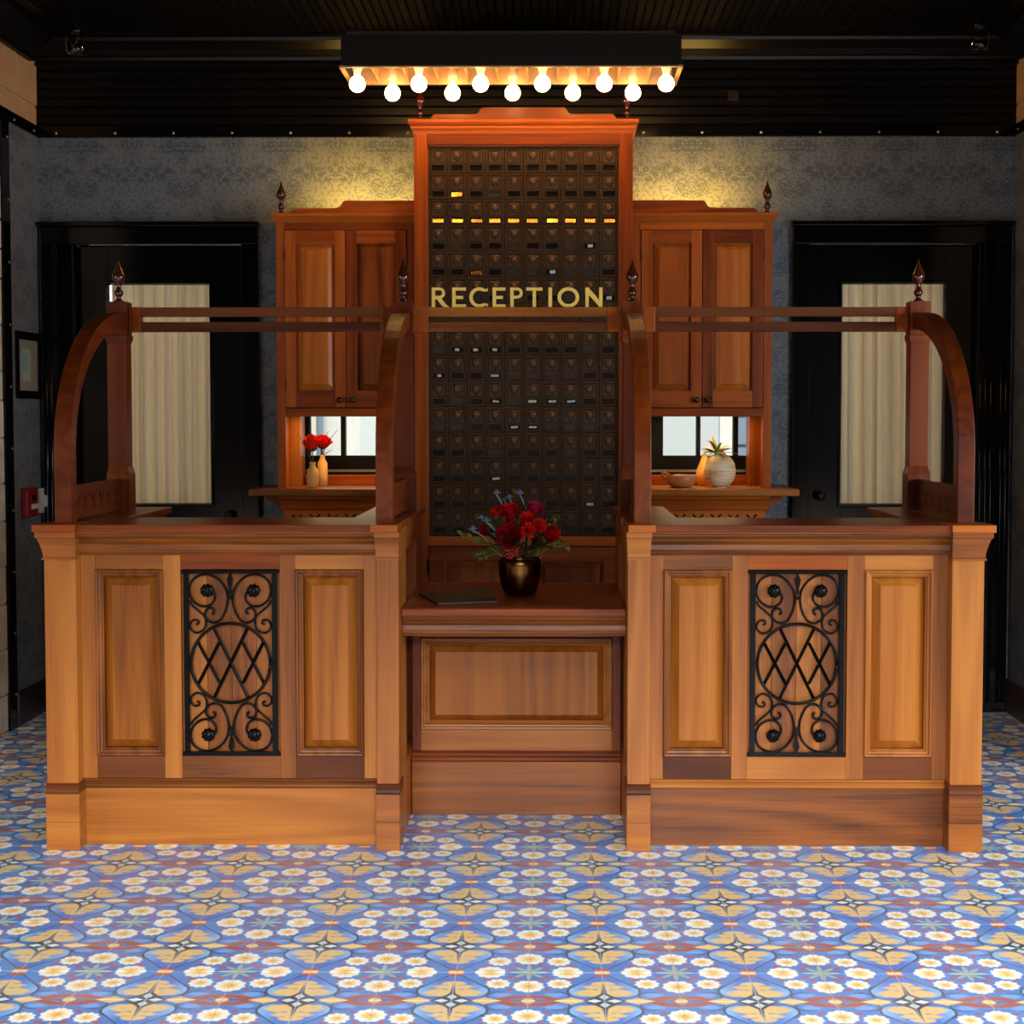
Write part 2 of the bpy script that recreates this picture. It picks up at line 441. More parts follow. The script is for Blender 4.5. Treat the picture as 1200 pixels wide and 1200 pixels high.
for i in range(-13, 13):
    for j in range(-30, 14):
        cx, cy = -.128+.1+i*T, -.152+.1+j*T
        if abs(cx) > WX-.02 and cy > .9: continue
        if cy > WY-.02: continue
        dist = cy-CAM.y
        px = 645+F*(cx-CAM.x)/max(dist, .3); py = 488+F*1.5226/max(dist, .3)
        vis = dist > 3 and -30 < px < 1230 and py < 1230
        hid = (abs(cx) < 1.6 and cy > .55) or (.5 < abs(cx) < 1.52 and cy > .2) or (cx > 1.7 and cy > 2.0)
        if vis and not hid and ntile < 298:
            o = link('tile', tme, (cx, cy, 0), floor); ntile += 1
            o.rotation_euler = (R.uniform(-.003, .003), R.uniform(-.003, .003), 0)
        else: rest.add([Vector(v.co)+Vector((cx, cy, 0)) for v in tme.vertices], [tuple(p.vertices) for p in tme.polygons])
o = rest.build('tile_field', 'encaustic_tile', floor); o['kind'] = 'stuff'

# back wall with door and window openings
DO0, DO1, DOT = 1.454, 2.302, 2.40
wb = MB()
wb.box(-DO0, -1.17, WY, WY+.2, 0, CEIL); wb.box(1.17, DO0, WY, WY+.2, 0, CEIL)
wb.box(-.58, .58, WY, WY+.2, 0, CEIL)
for s in (-1, 1):
    a_, b_ = sorted((s*DO0, s*DO1)); wb.box(a_, b_, WY, WY+.2, DOT, CEIL)
    a_, b_ = sorted((s*DO1, s*2.7)); wb.box(a_, b_, WY, WY+.2, 0, CEIL)
    a_, b_ = sorted((s*.58, s*1.17)); wb.box(a_, b_, WY, WY+.2, 0, 1.222); wb.box(a_, b_, WY, WY+.2, 1.60, CEIL)
struct(wb.build('wall_back', 'damask'))
for s, side in ((-1, 'left'), (1, 'right')):
    a_, b_ = sorted((s*WX, s*(WX+.2)))
    w = struct(bx(a_, b_, 2.07, WY, 0, 2.96).build('wall_'+side, 'damask'))
    # limestone pier and the stone course above the trim, block by block
    body = bx(a_+(.01 if s > 0 else 0), b_-(0 if s > 0 else .01), .9, WY, 2.96, CEIL); body.box(a_+(.01 if s > 0 else 0), b_-(0 if s > 0 else .01), .9, 1.99, 0, 2.96)
    st = struct(body.build('wall_'+side+'_stone', 'grout'))
    fi = s*WX
    def blk(y0, y1, z0, z1, mt='limestone'):
        e = R.uniform(0, .006)
        q = bx(min(fi-s*e, fi+s*.02), max(fi-s*e, fi+s*.02), y0+.004, y1-.004, z0+.004, z1-.004)
        q.build('stone_block', mt, st, bevel=.006)
    for z0, z1, off in ((3.0, 3.10, .0), (3.10, 3.31, .13)):
        yy = 2.52
        L = [.16+off, .3, .24, .33, .3]
        for q in L: blk(yy-q, yy, z0, z1, 'limestone_tan'); yy -= q
    zz = 0; k = 0
    while zz < 2.9:
        hh = R.choice((.14, .18, .22)); hh = min(hh, 2.94-zz)
        yy = 1.985
        for q in ((.34, .42, .3) if k % 2 else (.2, .38, .46)): blk(yy-q, yy, zz, zz+hh); yy -= q
        zz += hh; k += 1
    # lobby walls further out
    a_, b_ = sorted((s*4.5, s*4.7)); struct(bx(a_, b_, -12.4, .9, 0, 6 if 0 else CEIL).build('wall_lobby_'+side, 'dark_wood'))
    a_, b_ = sorted((s*WX, s*4.7)); struct(bx(a_, b_, .9, 1.05, 0, CEIL).build('wall_return_'+side, 'dark_wood'))
    # black trim strips with nail heads
    e0, e1 = sorted((s*WX, s*(WX-.012)))
    tr = struct(bx(e0, e1, 1.985, 2.085, 0, 2.945).build('trim_'+('1' if s < 0 else '2'), 'black_gloss'))
    for k in range(10):
        z_ = .166+.3*k
        MB().lathe([(.0005, 0), (.006, .0), (.0045, .003), (.0005, .005)], (0, 0, 0), 8)
        n_ = MB()
        for rad, dx in ((.007, 0), (.005, .003), (.0008, .005)):
            for q in range(8): n_.v.append(Vector((s*(WX-.012-dx), 2.06+rad*math.cos(q*PI/4), z_+rad*math.sin(q*PI/4))))
        n_.f = [(r_*8+q, r_*8+(q+1) % 8, r_*8+8+(q+1) % 8, r_*8+8+q) for r_ in range(2) for q in range(8)]+[tuple(range(16, 24))]
        n_.build('nail_head', 'nail_silver', tr)
    tr = struct(bx(e0, e1, .9, WY, 2.945, 3.0).build('trim_'+('3' if s < 0 else '4'), 'black_gloss'))
    for k in range(4):
        n_ = MB(); yy = 2.44-.28*k
        for rad, dx in ((.007, 0), (.005, .003), (.0008, .005)):
            for q in range(8): n_.v.append(Vector((s*(WX-.012-dx), yy+rad*math.cos(q*PI/4), 2.967+rad*math.sin(q*PI/4))))
        n_.f = [(r_*8+q, r_*8+(q+1) % 8, r_*8+8+(q+1) % 8, r_*8+8+q) for r_ in range(2) for q in range(8)]+[tuple(range(16, 24))]
        n_.build('nail_head', 'nail_silver', tr)
    e0, e1 = sorted((s*WX, s*(WX-.018)))
    struct(bx(e0, e1, 2.085, WY, 0, .17).build('baseboard_'+side, 'dark_wood', bevel=.003))
wf = MB().box(-4.7, -3.6, -6.35, -6.2, 0, 5.6).box(3.6, 4.7, -6.35, -6.2, 0, 5.6).box(-3.6, 3.6, -6.35, -6.2, 2.4, 5.6)
struct(wf.build('wall_front', 'dark_wood'))  # unseen wall, its low opening shaped to dim the daylight higher up
wa = MB().box(-4.7, 4.7, -12.4, -12.2, 0, 5.6).box(-4.7, -4.5, -12.2, -6.35, CEIL, 5.6).box(4.5, 4.7, -12.2, -6.35, CEIL, 5.6).box(-4.7, 4.7, -12.4, -6.2, 5.5, 5.6)
struct(wa.build('wall_atrium', 'dark_wood'))  # invented enclosure, closes in the added daylight panel
for k, (a_, b_) in enumerate(((-WX, -2.475), (-1.37, 1.37), (2.475, WX))):
    struct(bx(a_, b_, WY-.018, WY, 0, .17).build('baseboard_back_%d' % (k+1), 'dark_wood'))
# back trim with nails, dark boarded band, crown and beadboard ceiling
tr = struct(bx(-WX, WX, WY-.02, WY, 2.945, 3.005).build('trim_5', 'black_gloss', bevel=.002))
nh = None
for k in range(-9, 10):
    xx = -.02+.2995*k+.143-.12
    if abs(xx) > WX-.05: continue
    if nh is None:
        n_ = MB()
        for rad, dy in ((.008, 0), (.006, .003), (.0008, .0055)):
            for q in range(8): n_.v.append(Vector((xx+rad*math.cos(q*PI/4), WY-.02-dy, 2.967+rad*math.sin(q*PI/4))))
        n_.f = [(r_*8+q, r_*8+(q+1) % 8, r_*8+8+(q+1) % 8, r_*8+8+q) for r_ in range(2) for q in range(8)]+[tuple(range(16, 24))]
        nh = n_.build('nail_head', 'nail_silver', tr, origin=Vector((xx, WY-.02, 2.967)))
    else: dup(nh, (xx, WY-.02, 2.967), tr)
bb_ = struct(bx(-WX, WX, WY-.010, WY, 3.005, CEIL).build('wall_back_band', 'black_ceiling'))
for k in range(7):
    z_ = 3.007+k*.046
    MB().prism([(WY-.010, z_), (WY-.020, z_+.004), (WY-.022, z_+.038), (WY-.010, z_+.044)], 'x', -WX, WX).build('band_board', 'black_ceiling', bb_)
struct(MB().prism([(WY-.01, 3.33), (WY-.03, 3.33), (WY-.035, 3.345), (WY-.05, 3.35), (WY-.07, 3.375), (WY-.11, 3.41), (WY-.115, 3.425), (WY-.14, 3.43), (WY-.14, CEIL), (WY-.01, CEIL)], 'x', -WX, WX).build('trim_6', 'black_ceiling'))
for s in (-1, 1):
    MB_ = MB().prism([(s*WX, 3.31), (s*(WX-.02), 3.31), (s*(WX-.03), 3.34), (s*(WX-.09), 3.40), (s*(WX-.13), 3.42), (s*(WX-.13), CEIL), (s*WX, CEIL)], 'y', .9, WY-.1)
    struct(MB_.build('trim_'+('7' if s < 0 else '8'), 'black_ceiling'))
ce = struct(bx(-4.7, 4.7, -6.2, 2.9, CEIL, CEIL+.1).build('ceiling', 'black_ceiling'))
bwid = .083; nb = int(2*WX/bwid)
pr = [(-bwid/2+.001, 0), (-bwid/2+.004, -.010), (-.006, -.012), (-.004, -.007), (0, -.012), (.004, -.007), (.006, -.012), (bwid/2-.004, -.010), (bwid/2-.001, 0)]
b0 = None
for k in range(nb+1):
    xx = -WX+bwid*(k+.5)
    if b0 is None: b0 = MB().prism([(xx+p_, CEIL+q_) for p_, q_ in pr], 'y', -1.2, WY-.1).build('ceiling_board', 'black_ceiling', ce, origin=Vector((xx, 0, CEIL)))
    else: dup(b0, (xx, 0, CEIL), ce)
# unseen beams added to keep daylight off the upper alcove
struct(bx(-4.5, 4.5, -2.75, -2.55, 2.32, CEIL).build('trim_9', 'black_ceiling'))
for s in (-1, 1):
    a_, b_ = sorted((s*2.55, s*2.75)); struct(bx(a_, b_, -2.55, .9, 2.28, CEIL).build('trim_1%d' % (0 if s < 0 else 1), 'black_ceiling'))
# small vent in the dark band
vx, vz = at(859, 113, WY-.02)
v = thing('vent', (vx, WY-.03, vz-.03), 'small dark slatted vent set in the black boarding above the wallpaper', 'vent')
bx(vx-.03, vx+.03, WY-.030, WY-.018, vz-.028, vz+.028).build('vent_plate', 'black_ceiling', v)
for k in range(5): bx(vx-.025, vx+.025, WY-.036, WY-.029, vz-.022+k*.0105, vz-.017+k*.0105).build('slat', 'bronze', v)

# ------------------------------------------------------------------ doors in the back wall
def bars(spec, name, mat, parent, bevel=.002):
    for a_ in spec: bx(*a_).build(name, mat, parent, bevel=bevel)
def rect_s(s, u0, u1): return (s*u0, s*u1) if s > 0 else (s*u1, s*u0)
def sbox(s, u0, u1, *r): return bx(*rect_s(s, u0, u1), *r)
GX0, GX1, GZ0, GZ1 = 1.627, 2.151, 1.072, 2.201
for s, nm in ((-1, '1'), (1, '2')):
    d = link('door_'+nm, None, (s*1.88, WY, 0), None); struct(d)
    # casing: inner strip, wide outer strip with fluted mouldings, header
    for u0, u1, yy in ((1.367, 1.454, .035), (2.302, 2.475, .045)):
        sbox(s, u0, u1, WY-yy, WY+.08, 0, 2.40).build('casing', 'black_gloss', d, bevel=.004)
    sbox(s, 1.367, 2.475, WY-.045, WY+.08, 2.40, 2.49).build('header', 'black_gloss', d, bevel=.004)
    sbox(s, 1.357, 2.485, WY-.07, WY, 2.49, 2.512).build('header_cap', 'black_gloss', d, bevel=.004)
    for u in (2.325, 2.352, 2.379, 2.43, 2.455):
        MB().lathe([(.009, .05), (.009, 2.40)], (s*u, WY-.045, 0), 10).build('casing_bead', 'black_gloss', d, smooth=True)
    lf0, lf1 = 1.459, 2.297
    Yl, Yb = WY+.015, WY+.055
    lf = sbox(s, lf0, GX0, Yl, Yb, .013, 2.395).build('door_stile', 'black_gloss', d, bevel=.002)
    sbox(s, GX1, lf1, Yl, Yb, .013, 2.395).build('door_stile', 'black_gloss', d, bevel=.002)
    sbox(s, GX0, GX1, Yl, Yb, GZ1, 2.395).build('door_rail', 'black_gloss', d)
    sbox(s, GX0, GX1, Yl, Yb, .80, GZ0).build('door_rail', 'black_gloss', d)
    sbox(s, GX0, GX1, Yl, Yb, .013, .25).build('door_rail', 'black_gloss', d)
    sbox(s, DO0, DO1, WY-.02, WY+.2, 0, .012).build('threshold', 'black_gloss', d)
    a_, b_ = rect_s(s, GX0, GX1)
    MB().panel([(0, Yl+.01), (.03, Yl+.02), (.07, Yl+.006)], a_, b_, .25, .80, Yb).build('door_panel', 'black_gloss', d)
    MB().frame([(-.018, Yl), (-.014, Yl-.012), (-.004, Yl-.012), (.002, Yl+.012)], a_, b_, GZ0, GZ1).build('glazing_bead', 'black_gloss', d)
    bx(a_, b_, Yl+.018, Yl+.022, GZ0, GZ1).build('glass_pane', 'pane_glass', d)
    # gathered curtain behind the glass
    cu = MB(); nx, nz = 150, 14; ph = 1.3 if s > 0 else .2
    for i in range(nx+1):
        f_ = i/nx; u = GX0-.01+(GX1-GX0+.02)*f_
        for j in range(nz+1):
            h_ = j/nz; spread = 1-.25*h_
            off = (.020*math.sin(f_*40+ph+2.2*math.sin(f_*11+ph*2)+.6*h_)+.011*math.sin(f_*83+ph*3+1.8*math.sin(f_*17)+h_*1.2)+.004*math.sin(f_*190+h_*2))*(.65+.5*abs(.5-h_)*0+.35*spread)
            cu.v.append(Vector((s*u, Yb+.05+off, GZ0-.02+(GZ1-GZ0+.04)*h_)))
    cu.f = [(i*(nz+1)+j, (i+1)*(nz+1)+j, (i+1)*(nz+1)+j+1, i*(nz+1)+j+1) for i in range(nx) for j in range(nz)]
    cu.build('curtain', 'linen', d, smooth=True)
    MB().tube([(s*(GX0-.03), Yb+.03, GZ1+.03), (s*(GX1+.03), Yb+.03, GZ1+.03)], .006).build('curtain_rod', 'bronze', d)
    kx, kz = at(269.5, 604, WY) if s < 0 else at(960, 581, WY)
    kn = MB()
    for rad, dy in ((.024, .0), (.024, .006), (.009, .008), (.009, .03), (.022, .034), (.026, .045), (.018, .058), (.001, .062)):
        for q in range(14): kn.v.append(Vector((kx+rad*math.cos(q*PI/7), Yl-dy, kz+rad*math.sin(q*PI/7))))
    kn.f = [(r_*14+q, r_*14+(q+1) % 14, r_*14+14+(q+1) % 14, r_*14+14+q) for r_ in range(7) for q in range(14)]
    kn.build('door_knob', 'knob_pewter', d, smooth=True)

# ------------------------------------------------------------------ windows behind the niches, and the street outside
for s, nm in ((-1, '1'), (1, '2')):
    w = link('window_'+nm, None, (s*.87, WY+.05, 1.222), None); struct(w)
    a_, b_ = rect_s(s, .58, 1.17); Y0, Y1 = WY+.03, WY+.08
    bx(a_, b_, Y0, Y1, 1.247, 1.32).build('bottom_rail', 'steel_black', w)
    bx(a_, b_, Y0-.01, Y1, 1.222, 1.236).build('sill_channel', 'steel_black', w)
    bx(a_, b_, Y0-.012, Y1, 1.236, 1.248).build('sill_track', 'aluminium', w)
    bx(a_, b_, Y0, Y1, 1.54, 1.60).build('top_rail', 'steel_black', w)
    if s < 0: cols = [(-1.17, -1.115), (-.955, -.932), (-.62, -.58)]
    else: cols = [(.58, .712), (.885, .905), (1.075, 1.10), (1.15, 1.17)]
    for c0_, c1_ in cols: bx(c0_, c1_, Y0, Y1, 1.32, 1.54).build('mullion', 'steel_black', w)
    for (p0, p1), (q0, q1) in zip(cols, cols[1:]): bx(p1, q0, Y0+.022, Y0+.027, 1.32, 1.54).build('glass_pane', 'pane_glass', w)
simple('ext_blue', srgb(120, 132, 146), .8, 0, .1, 4)
eg = struct(bx(-9, 9, 2.95, 14, -.3, -.1).build('ground_outside', 'ext_ground'))
hs = thing('stone_building', (-3.2, 7, 0), 'pale limestone building seen through the niche window behind the red flowers', 'building')
bx(-6.5, -1.55, 7, 8, -.1, 5).build('wall', 'ext_pale', hs)
hw = bx(-2.05, -1.72, 6.97, 7.02, .9, 2.4).build('window_frame', 'ext_blue', hs)
for q, (z0_, z1_) in enumerate(((.98, 1.28), (1.33, 1.62), (1.67, 2.3))): bx(-2.0, -1.77, 6.95, 6.98, z0_, z1_).build('pane', 'card_paper', hw)
h2 = thing('grey_building', (2.6, 8, 0), 'grey clapboard building seen through the niche window behind the round vase', 'building')
bx(1.72, 6, 8, 9, -.1, 5).build('wall', 'ext_blue', h2)
for k in range(8): bx(1.72, 6, 7.96, 8.0, .5+k*.26, .73+k*.26).build('siding_board', 'ext_blue', h2)
bx(1.62, 1.74, 7.94, 8.02, -.1, 5).build('corner_board', 'ext_pale', h2)
h3 = thing('far_building', (.4, 13, 0), 'bright white building standing far outside the niche windows', 'building')
bx(-9, 9, 13, 13.5, -.1, 6).build('wall', 'plastic_white', h3)
for k in range(9):
    hw = bx(-7+k*1.7, -6.3+k*1.7, 12.96, 13.02, 2.2, 3.4).build('window_frame', 'ext_blue', h3)
    bx(-6.93+k*1.7, -6.37+k*1.7, 12.94, 12.97, 2.27, 3.33).build('pane', 'ext_pale', hw)

# ------------------------------------------------------------------ small wall things on the left wall
p = thing('picture_frame', (-WX, 2.31, 1.61), 'black framed picture with pale mat and light blue image on left wall', 'picture')
def yz_frame(y0, y1, z0, z1, w_, t_, name, mat, parent):
    for q in ((y0, y1, z0, z0+w_), (y0, y1, z1-w_, z1), (y0, y0+w_, z0+w_, z1-w_), (y1-w_, y1, z0+w_, z1-w_)):
        bx(-WX, -WX+t_, *q).build(name, mat, parent, bevel=.003)
yz_frame(2.15, 2.505, 1.61, 1.945, .042, .010, 'frame_bar', 'black_gloss', p)
bx(-WX, -WX+.004, 2.19, 2.465, 1.65, 1.905).build('mat_board', 'print_mat', p)
bx(-WX+.0035, -WX+.005, 2.235, 2.36, 1.70, 1.86).build('print', 'print_paper', p)
bx(-WX+.0045, -WX+.006, 2.215, 2.32, 1.745, 1.835).build('image', 'print_image', p)
bx(-WX+.0075, -WX+.0085, 2.19, 2.465, 1.65, 1.905).build('glass_pane', 'pane_glass', p)
f_ = thing('fire_alarm_box', (-WX, 2.29, 1.02), 'small red fire alarm pull box on blue wallpaper', 'alarm')
bx(-WX, -WX+.035, 2.20, 2.36, 1.02, 1.165).build('box', 'plastic_red', f_, bevel=.008)
bx(-WX+.035, -WX+.045, 2.25, 2.33, 1.06, 1.085).build('pull_handle', 'plastic_white', f_, bevel=.003)
bx(-WX+.033, -WX+.038, 2.26, 2.31, 1.105, 1.13).build('lock_plate', 'black_gloss', f_)
f_ = thing('wall_switch_box', (-WX, 2.48, 1.03), 'small white plastic box on left wall beside red alarm', 'switch')
bx(-WX, -WX+.02, 2.44, 2.505, 1.03, 1.155).build('plate', 'plastic_white', f_, bevel=.003)
bx(-WX+.019, -WX+.04, 2.46, 2.495, 1.06, 1.12).build('lens', 'plastic_white', f_, bevel=.006)

# ------------------------------------------------------------------ finial
FIN = [(.019, 0), (.021, .004), (.012, .010), (.008, .018), (.012, .024), (.0175, .033), (.0175, .041), (.011, .052), (.009, .062), (.012, .072), (.022, .086), (.0255, .098), (.024, .108), (.017, .124), (.009, .142), (.004, .158), (.0008, .170)]
fin_me = {}
def finial(c, parent, mat='finial_dark', sc_=1.0, name='finial'):
    key = (mat, sc_)
    if key not in fin_me: fin_me[key] = MB().lathe([(r*sc_, z*sc_) for r, z in FIN], (0, 0, 0), 18).mesh('finial', mat, True, Vector((0, 0, 0)))[0]
    return link(name, fin_me[key], c, parent)

# ------------------------------------------------------------------ fretwork board with X shaped cut-outs
def x_loops(n, w_, h_, x0, z0, pitch, t_=.0045):
    out = []
    for k in range(n):
        cx, cz = x0+pitch*k, z0
        dx, dz = w_/2, h_/2; L = math.hypot(dx, dz); nx_, nz_ = dz/L*t_, dx/L*t_
        e = t_*1.2
        out.append([(cx-dx-nx_, cz-dz+nz_), (cx-dx+nx_, cz-dz-nz_), (cx, cz-e*h_/w_), (cx+dx-nx_, cz-dz-nz_), (cx+dx+nx_, cz-dz+nz_), (cx+e, cz),
                    (cx+dx+nx_, cz+dz-nz_), (cx+dx-nx_, cz+dz+nz_), (cx, cz+e*h_/w_), (cx-dx+nx_, cz+dz+nz_), (cx-dx-nx_, cz+dz-nz_), (cx-e, cz)])
    return out

# ------------------------------------------------------------------ the two counters
ZT0, ZT1 = 1.123, 1.147
SIDES = {-1: ('left', 'under the picture frame side'), 1: ('right', '')}
def capital(s, u0, u1, y0, parent, outer):
    prof = [(0, 1.023), (.006, 1.023), (.006, 1.030), (.002, 1.033), (.004, 1.05), (.010, 1.075), (.018, 1.098), (.024, 1.104), (.024, 1.122)]
    b_ = MB(); vs = []
    lo, hi = rect_s(s, u0, u1)
    for e, z_ in prof:
        el = e if (outer and s < 0) else e*.2; er = e if (outer and s > 0) else e*.2
        vs += [(lo-el, y0-e, z_), (hi+er, y0-e, z_), (hi+er, y0+.10, z_), (lo-el, y0+.10, z_)]
    n = len(prof)
    b_.add(vs, [(k*4+i, k*4+(i+1) % 4, k*4+4+(i+1) % 4, k*4+4+i) for k in range(n-1) for i in range(4)]+[(0, 1, 2, 3), tuple(range(4*n-4, 4*n))])
    return b_.build('capital', 'wood_x', parent)
def make_counter(s):
    lab = ('left-hand panelled wooden counter with iron grille, the one near the framed picture and red alarm' if s < 0 else
           'right-hand panelled wooden counter with iron grille, the one before the niche with the round vase')
    lab = ('panelled wooden reception counter with iron grille beside the wall with red alarm' if s < 0 else
           'panelled wooden reception counter with iron grille below the round vase niche')
    c = thing('reception_counter', (s*1.0175, .3, 0), lab, 'counter', 'matching reception counters')
    # pilasters
    for u0, u1, outer in ((1.525, 1.636, True), (.399, .477, False)):
        pl = sbox(s, u0, u1, 0, .12, .236, 1.026).build('pilaster', 'wood_z', c, bevel=.002)
        sbox(s, u0-(.003 if outer else .002), u1+.004, -.006, .12, 0, .10).build('base_block', 'wood_x', pl, bevel=.002)
        sbox(s, u0-(.003 if outer else .002), u1+.004, -.006, .12, .1005, .20).build('base_block', 'wood_x', pl, bevel=.002)
        lo, hi = rect_s(s, u0-.003, u1+.003)
        MB().prism([(.12, .20), (-.008, .20), (-.012, .207), (-.008, .216), (-.004, .222), (-.006, .232), (0, .236), (.12, .236)], 'x', lo, hi).build('base_moulding', 'walnut', pl)
        capital(s, u0, u1, 0, pl, outer)
        ov = .03 if outer else .004
        sbox(s, u0-(.01 if outer else -.000)-(0 if outer else .0), u1+ov+(0 if outer else .012), -.035, .12, ZT0-.001, ZT1+.001).build('cap_slab', 'redwood_x', pl, bevel=.002)
    # carcass
    b_ = MB()
    b_.box(*rect_s(s, .455, 1.60), .085, .12, 0, ZT0)
    b_.box(*rect_s(s, 1.46, 1.63), .12, 1.0, 0, ZT0)
    b_.build('carcass', 'redwood_z', c)
    w = MB()        # inner side facing the low desk: stiles, rails, open bay
    sbox(s, .402, .455, .12, .31, 0, ZT0).build('side_stile', 'wood_z', c)
    sbox(s, .402, .455, .74, 1.05, 0, ZT0).build('side_stile', 'redwood_z', c)
    sbox(s, .402, .455, .31, .74, 1.03, ZT0).build('side_rail', 'redwood_y', c)
    sbox(s, .402, .455, .31, .74, 0, .25).build('side_rail', 'redwood_y', c)
    sbox(s, .56, .60, .12, 1.0, 0, ZT0).build('inner_partition', 'dark_wood', c)
    # frieze moulding and worktop
    lo, hi = rect_s(s, .477, 1.525)
    MB().prism([(.09, 1.036), (.046, 1.036), (.043, 1.042), (.028, 1.046), (.022, 1.058), (.024, 1.075), (.034, 1.088), (.034, 1.094), (.008, 1.100), (.0, 1.108), (.0, 1.112), (-.012, 1.116), (-.012, ZT0), (.09, ZT0)], 'x', lo, hi).build('frieze_moulding', 'wood_x', c)
    wt = MB()
    wt.box(*rect_s(s, .477, 1.515), -.022, .12, ZT0, ZT1)
    wt.box(*rect_s(s, .402, 1.655), .12, .37, ZT0, ZT1)
    wt.box(*rect_s(s, 1.445, 1.655), .37, 1.02, ZT0, ZT1)
    wt.box(*rect_s(s, .392, .60), .37, 1.06, ZT0, ZT1)
    wt.build('worktop', 'redwood_x', c, bevel=.002)
    # face frame
    for u0, u1 in ((1.473, 1.525), (1.172, 1.233), (.768, .823), (.477, .527)):
        sbox(s, u0, u1, .05, .085, .243, 1.036).build('stile', 'wood_z', c, bevel=.0012)
    for u0, u1 in ((1.233, 1.473), (.823, 1.172), (.527, .768)):
        sbox(s, u0, u1, .051, .085, .985, 1.036).build('rail', 'wood_x' if u0 != .823 else 'redwood_x', c, bevel=.0012)
        sbox(s, u0, u1, .051, .085, .243, .323).build('rail', 'wood_x' if u0 == .823 else 'walnut', c, bevel=.0012)
    for u0, u1 in ((1.233, 1.473), (.527, .768)):
        lo, hi = rect_s(s, u0, u1)
        pn = MB().panel([(.014, .082), (.027, .080), (.028, .078), (.0565, .057), (.057, .055)], lo, hi, .323, .985, .08).build('panel', 'wood_panel', c)
        MB().frame([(0, .060), (.000, .046), (.004, .040), (.009, .041), (.012, .047), (.016, .049), (.020, .050), (.022, .056), (.026, .058), (.027, .081)], lo, hi, .323, .985).build('panel_moulding', 'wood_z', pn)
    lo, hi = rect_s(s, .823, 1.172)
    for k in range(4):
        q = (hi-lo)/4
        bx(lo+q*k+.0006, lo+q*(k+1)-.0006, .072, .085, .323, .985).build('back_board', 'wood_z', c)
    # plinth
    sbox(s, .477, 1.525, .07, .085, 0, .209).build('plinth', 'wood_x', c, bevel=.001)
    lo, hi = rect_s(s, .477, 1.525)
    MB().prism([(.085, .205), (.064, .205), (.058, .211), (.058, .219), (.064, .226), (.060, .232), (.066, .243), (.085, .243)], 'x', lo, hi).build('base_moulding', 'wood_x', c)
    # iron grille
    gx, gz = (lo+hi)/2, 0
    gl, gh = rect_s(s, .823, 1.172); gcx = (gl+gh)/2; gcz = (.325+.983)/2; YI = .052
    k_ = .349/116
    gr = bx(gl+.003, gh-.003, YI-.008, YI+.010, .325, .339).box(gl+.003, gh-.003, YI-.008, YI+.010, .971, .983).box(gl+.010, gl+.028, YI-.006, YI+.010, .339, .971).box(gh-.028, gh-.010, YI-.006, YI+.010, .339, .971).build('iron_grille', 'iron', c, bevel=.0015)
    def P(px, py, y=YI): return Vector((gcx+(px)*k_, y, gcz-(py)*k_))
    path = [(335, 310), (372, 300), (405, 330), (424, 372), (408, 432), (350, 474), (270, 468), (197, 410), (166, 312), (200, 212), (290, 160), (388, 164), (478, 220), (538, 310), (552, 405), (533, 510), (480, 610), (420, 640), (360, 622), (325, 570), (335, 515), (375, 492), (410, 506), (414, 540), (392, 552)]
    small = [(925, 660), (897, 648), (908, 617), (955, 618), (984, 660), (975, 710), (920, 744), (852, 716), (824, 650), (838, 580), (900, 520), (958, 470), (984, 420)]
    def cv(q): return (205+q[0]/8.571-272.4, 655+q[1]/8.571-777.3)
    A_ = [cv(q) for q in path]; B_ = [(-x_, y_) for x_, y_ in map(cv, small)]
    for mx_ in (1, -1):
        for my_ in (1, -1):
            MB().tube(smooth_path([P(x_*mx_, y_*my_) for x_, y_ in A_], 4), .0048, 6).build('scroll', 'iron', gr, smooth=True)
            MB().tube(smooth_path([P(x_*mx_, y_*my_, YI+.001) for x_, y_ in B_], 4), .0042, 6).build('scroll', 'iron', gr, smooth=True)
            r0 = P(-27.2*mx_, -85.2*my_)
            ro = MB()
            ring_ = [(.0, -.016), (.006, -.014), (.0095, -.009), (.010, .0)]
            n = 24
            for rad, dy in ((.004, -.016), (.009, -.014), (.019, -.010), (.023, -.004), (.023, .004)):
                for q in range(n):
                    f = 1+.10*math.cos(9*2*PI*q/n)*(rad > .01)
                    ro.v.append(r0+Vector((rad*f*math.cos(2*PI*q/n), dy, rad*f*math.sin(2*PI*q/n))))
            ro.f = [(a*n+q, a*n+(q+1) % n, a*n+n+(q+1) % n, a*n+n+q) for a in range(4) for q in range(n)]+[tuple(range(n))]
            for q in range(8):
                a_ = 2*PI*q/8; pc = r0+Vector((.0145*math.cos(a_), -.0125, .0145*math.sin(a_)))
                n0 = len(ro.v); ro.v += [pc+Vector((.0042*math.cos(2*PI*h/6), 0, .0042*math.sin(2*PI*h/6))) for h in range(6)]+[pc+Vector((0, -.0055, 0))]
                ro.f += [(n0+h, n0+(h+1) % 6, n0+6) for h in range(6)]
            ro.build('rosette', 'iron', gr, smooth=True)
    MB().tube([P(46.5*math.cos(2*PI*q/48), 46.8*math.sin(2*PI*q/48), YI-.002) for q in range(49)], .006, 6).build('ring', 'iron', gr, smooth=True)
    for x0_, y0_, x1_, y1_ in ((-20.2, -41.8, 20.2, 41.8), (20.2, -41.8, -20.2, 41.8), (-39, -25.5, -13, 24), (-13.5, -24, -38.5, 25), (14, -24, 39, 25), (39, -25.5, 14, 24)):
        MB().tube([P(x0_, y0_, YI+.002), P(x1_, y1_, YI+.002)], .0058, 4).build('lattice_bar', 'iron', gr)
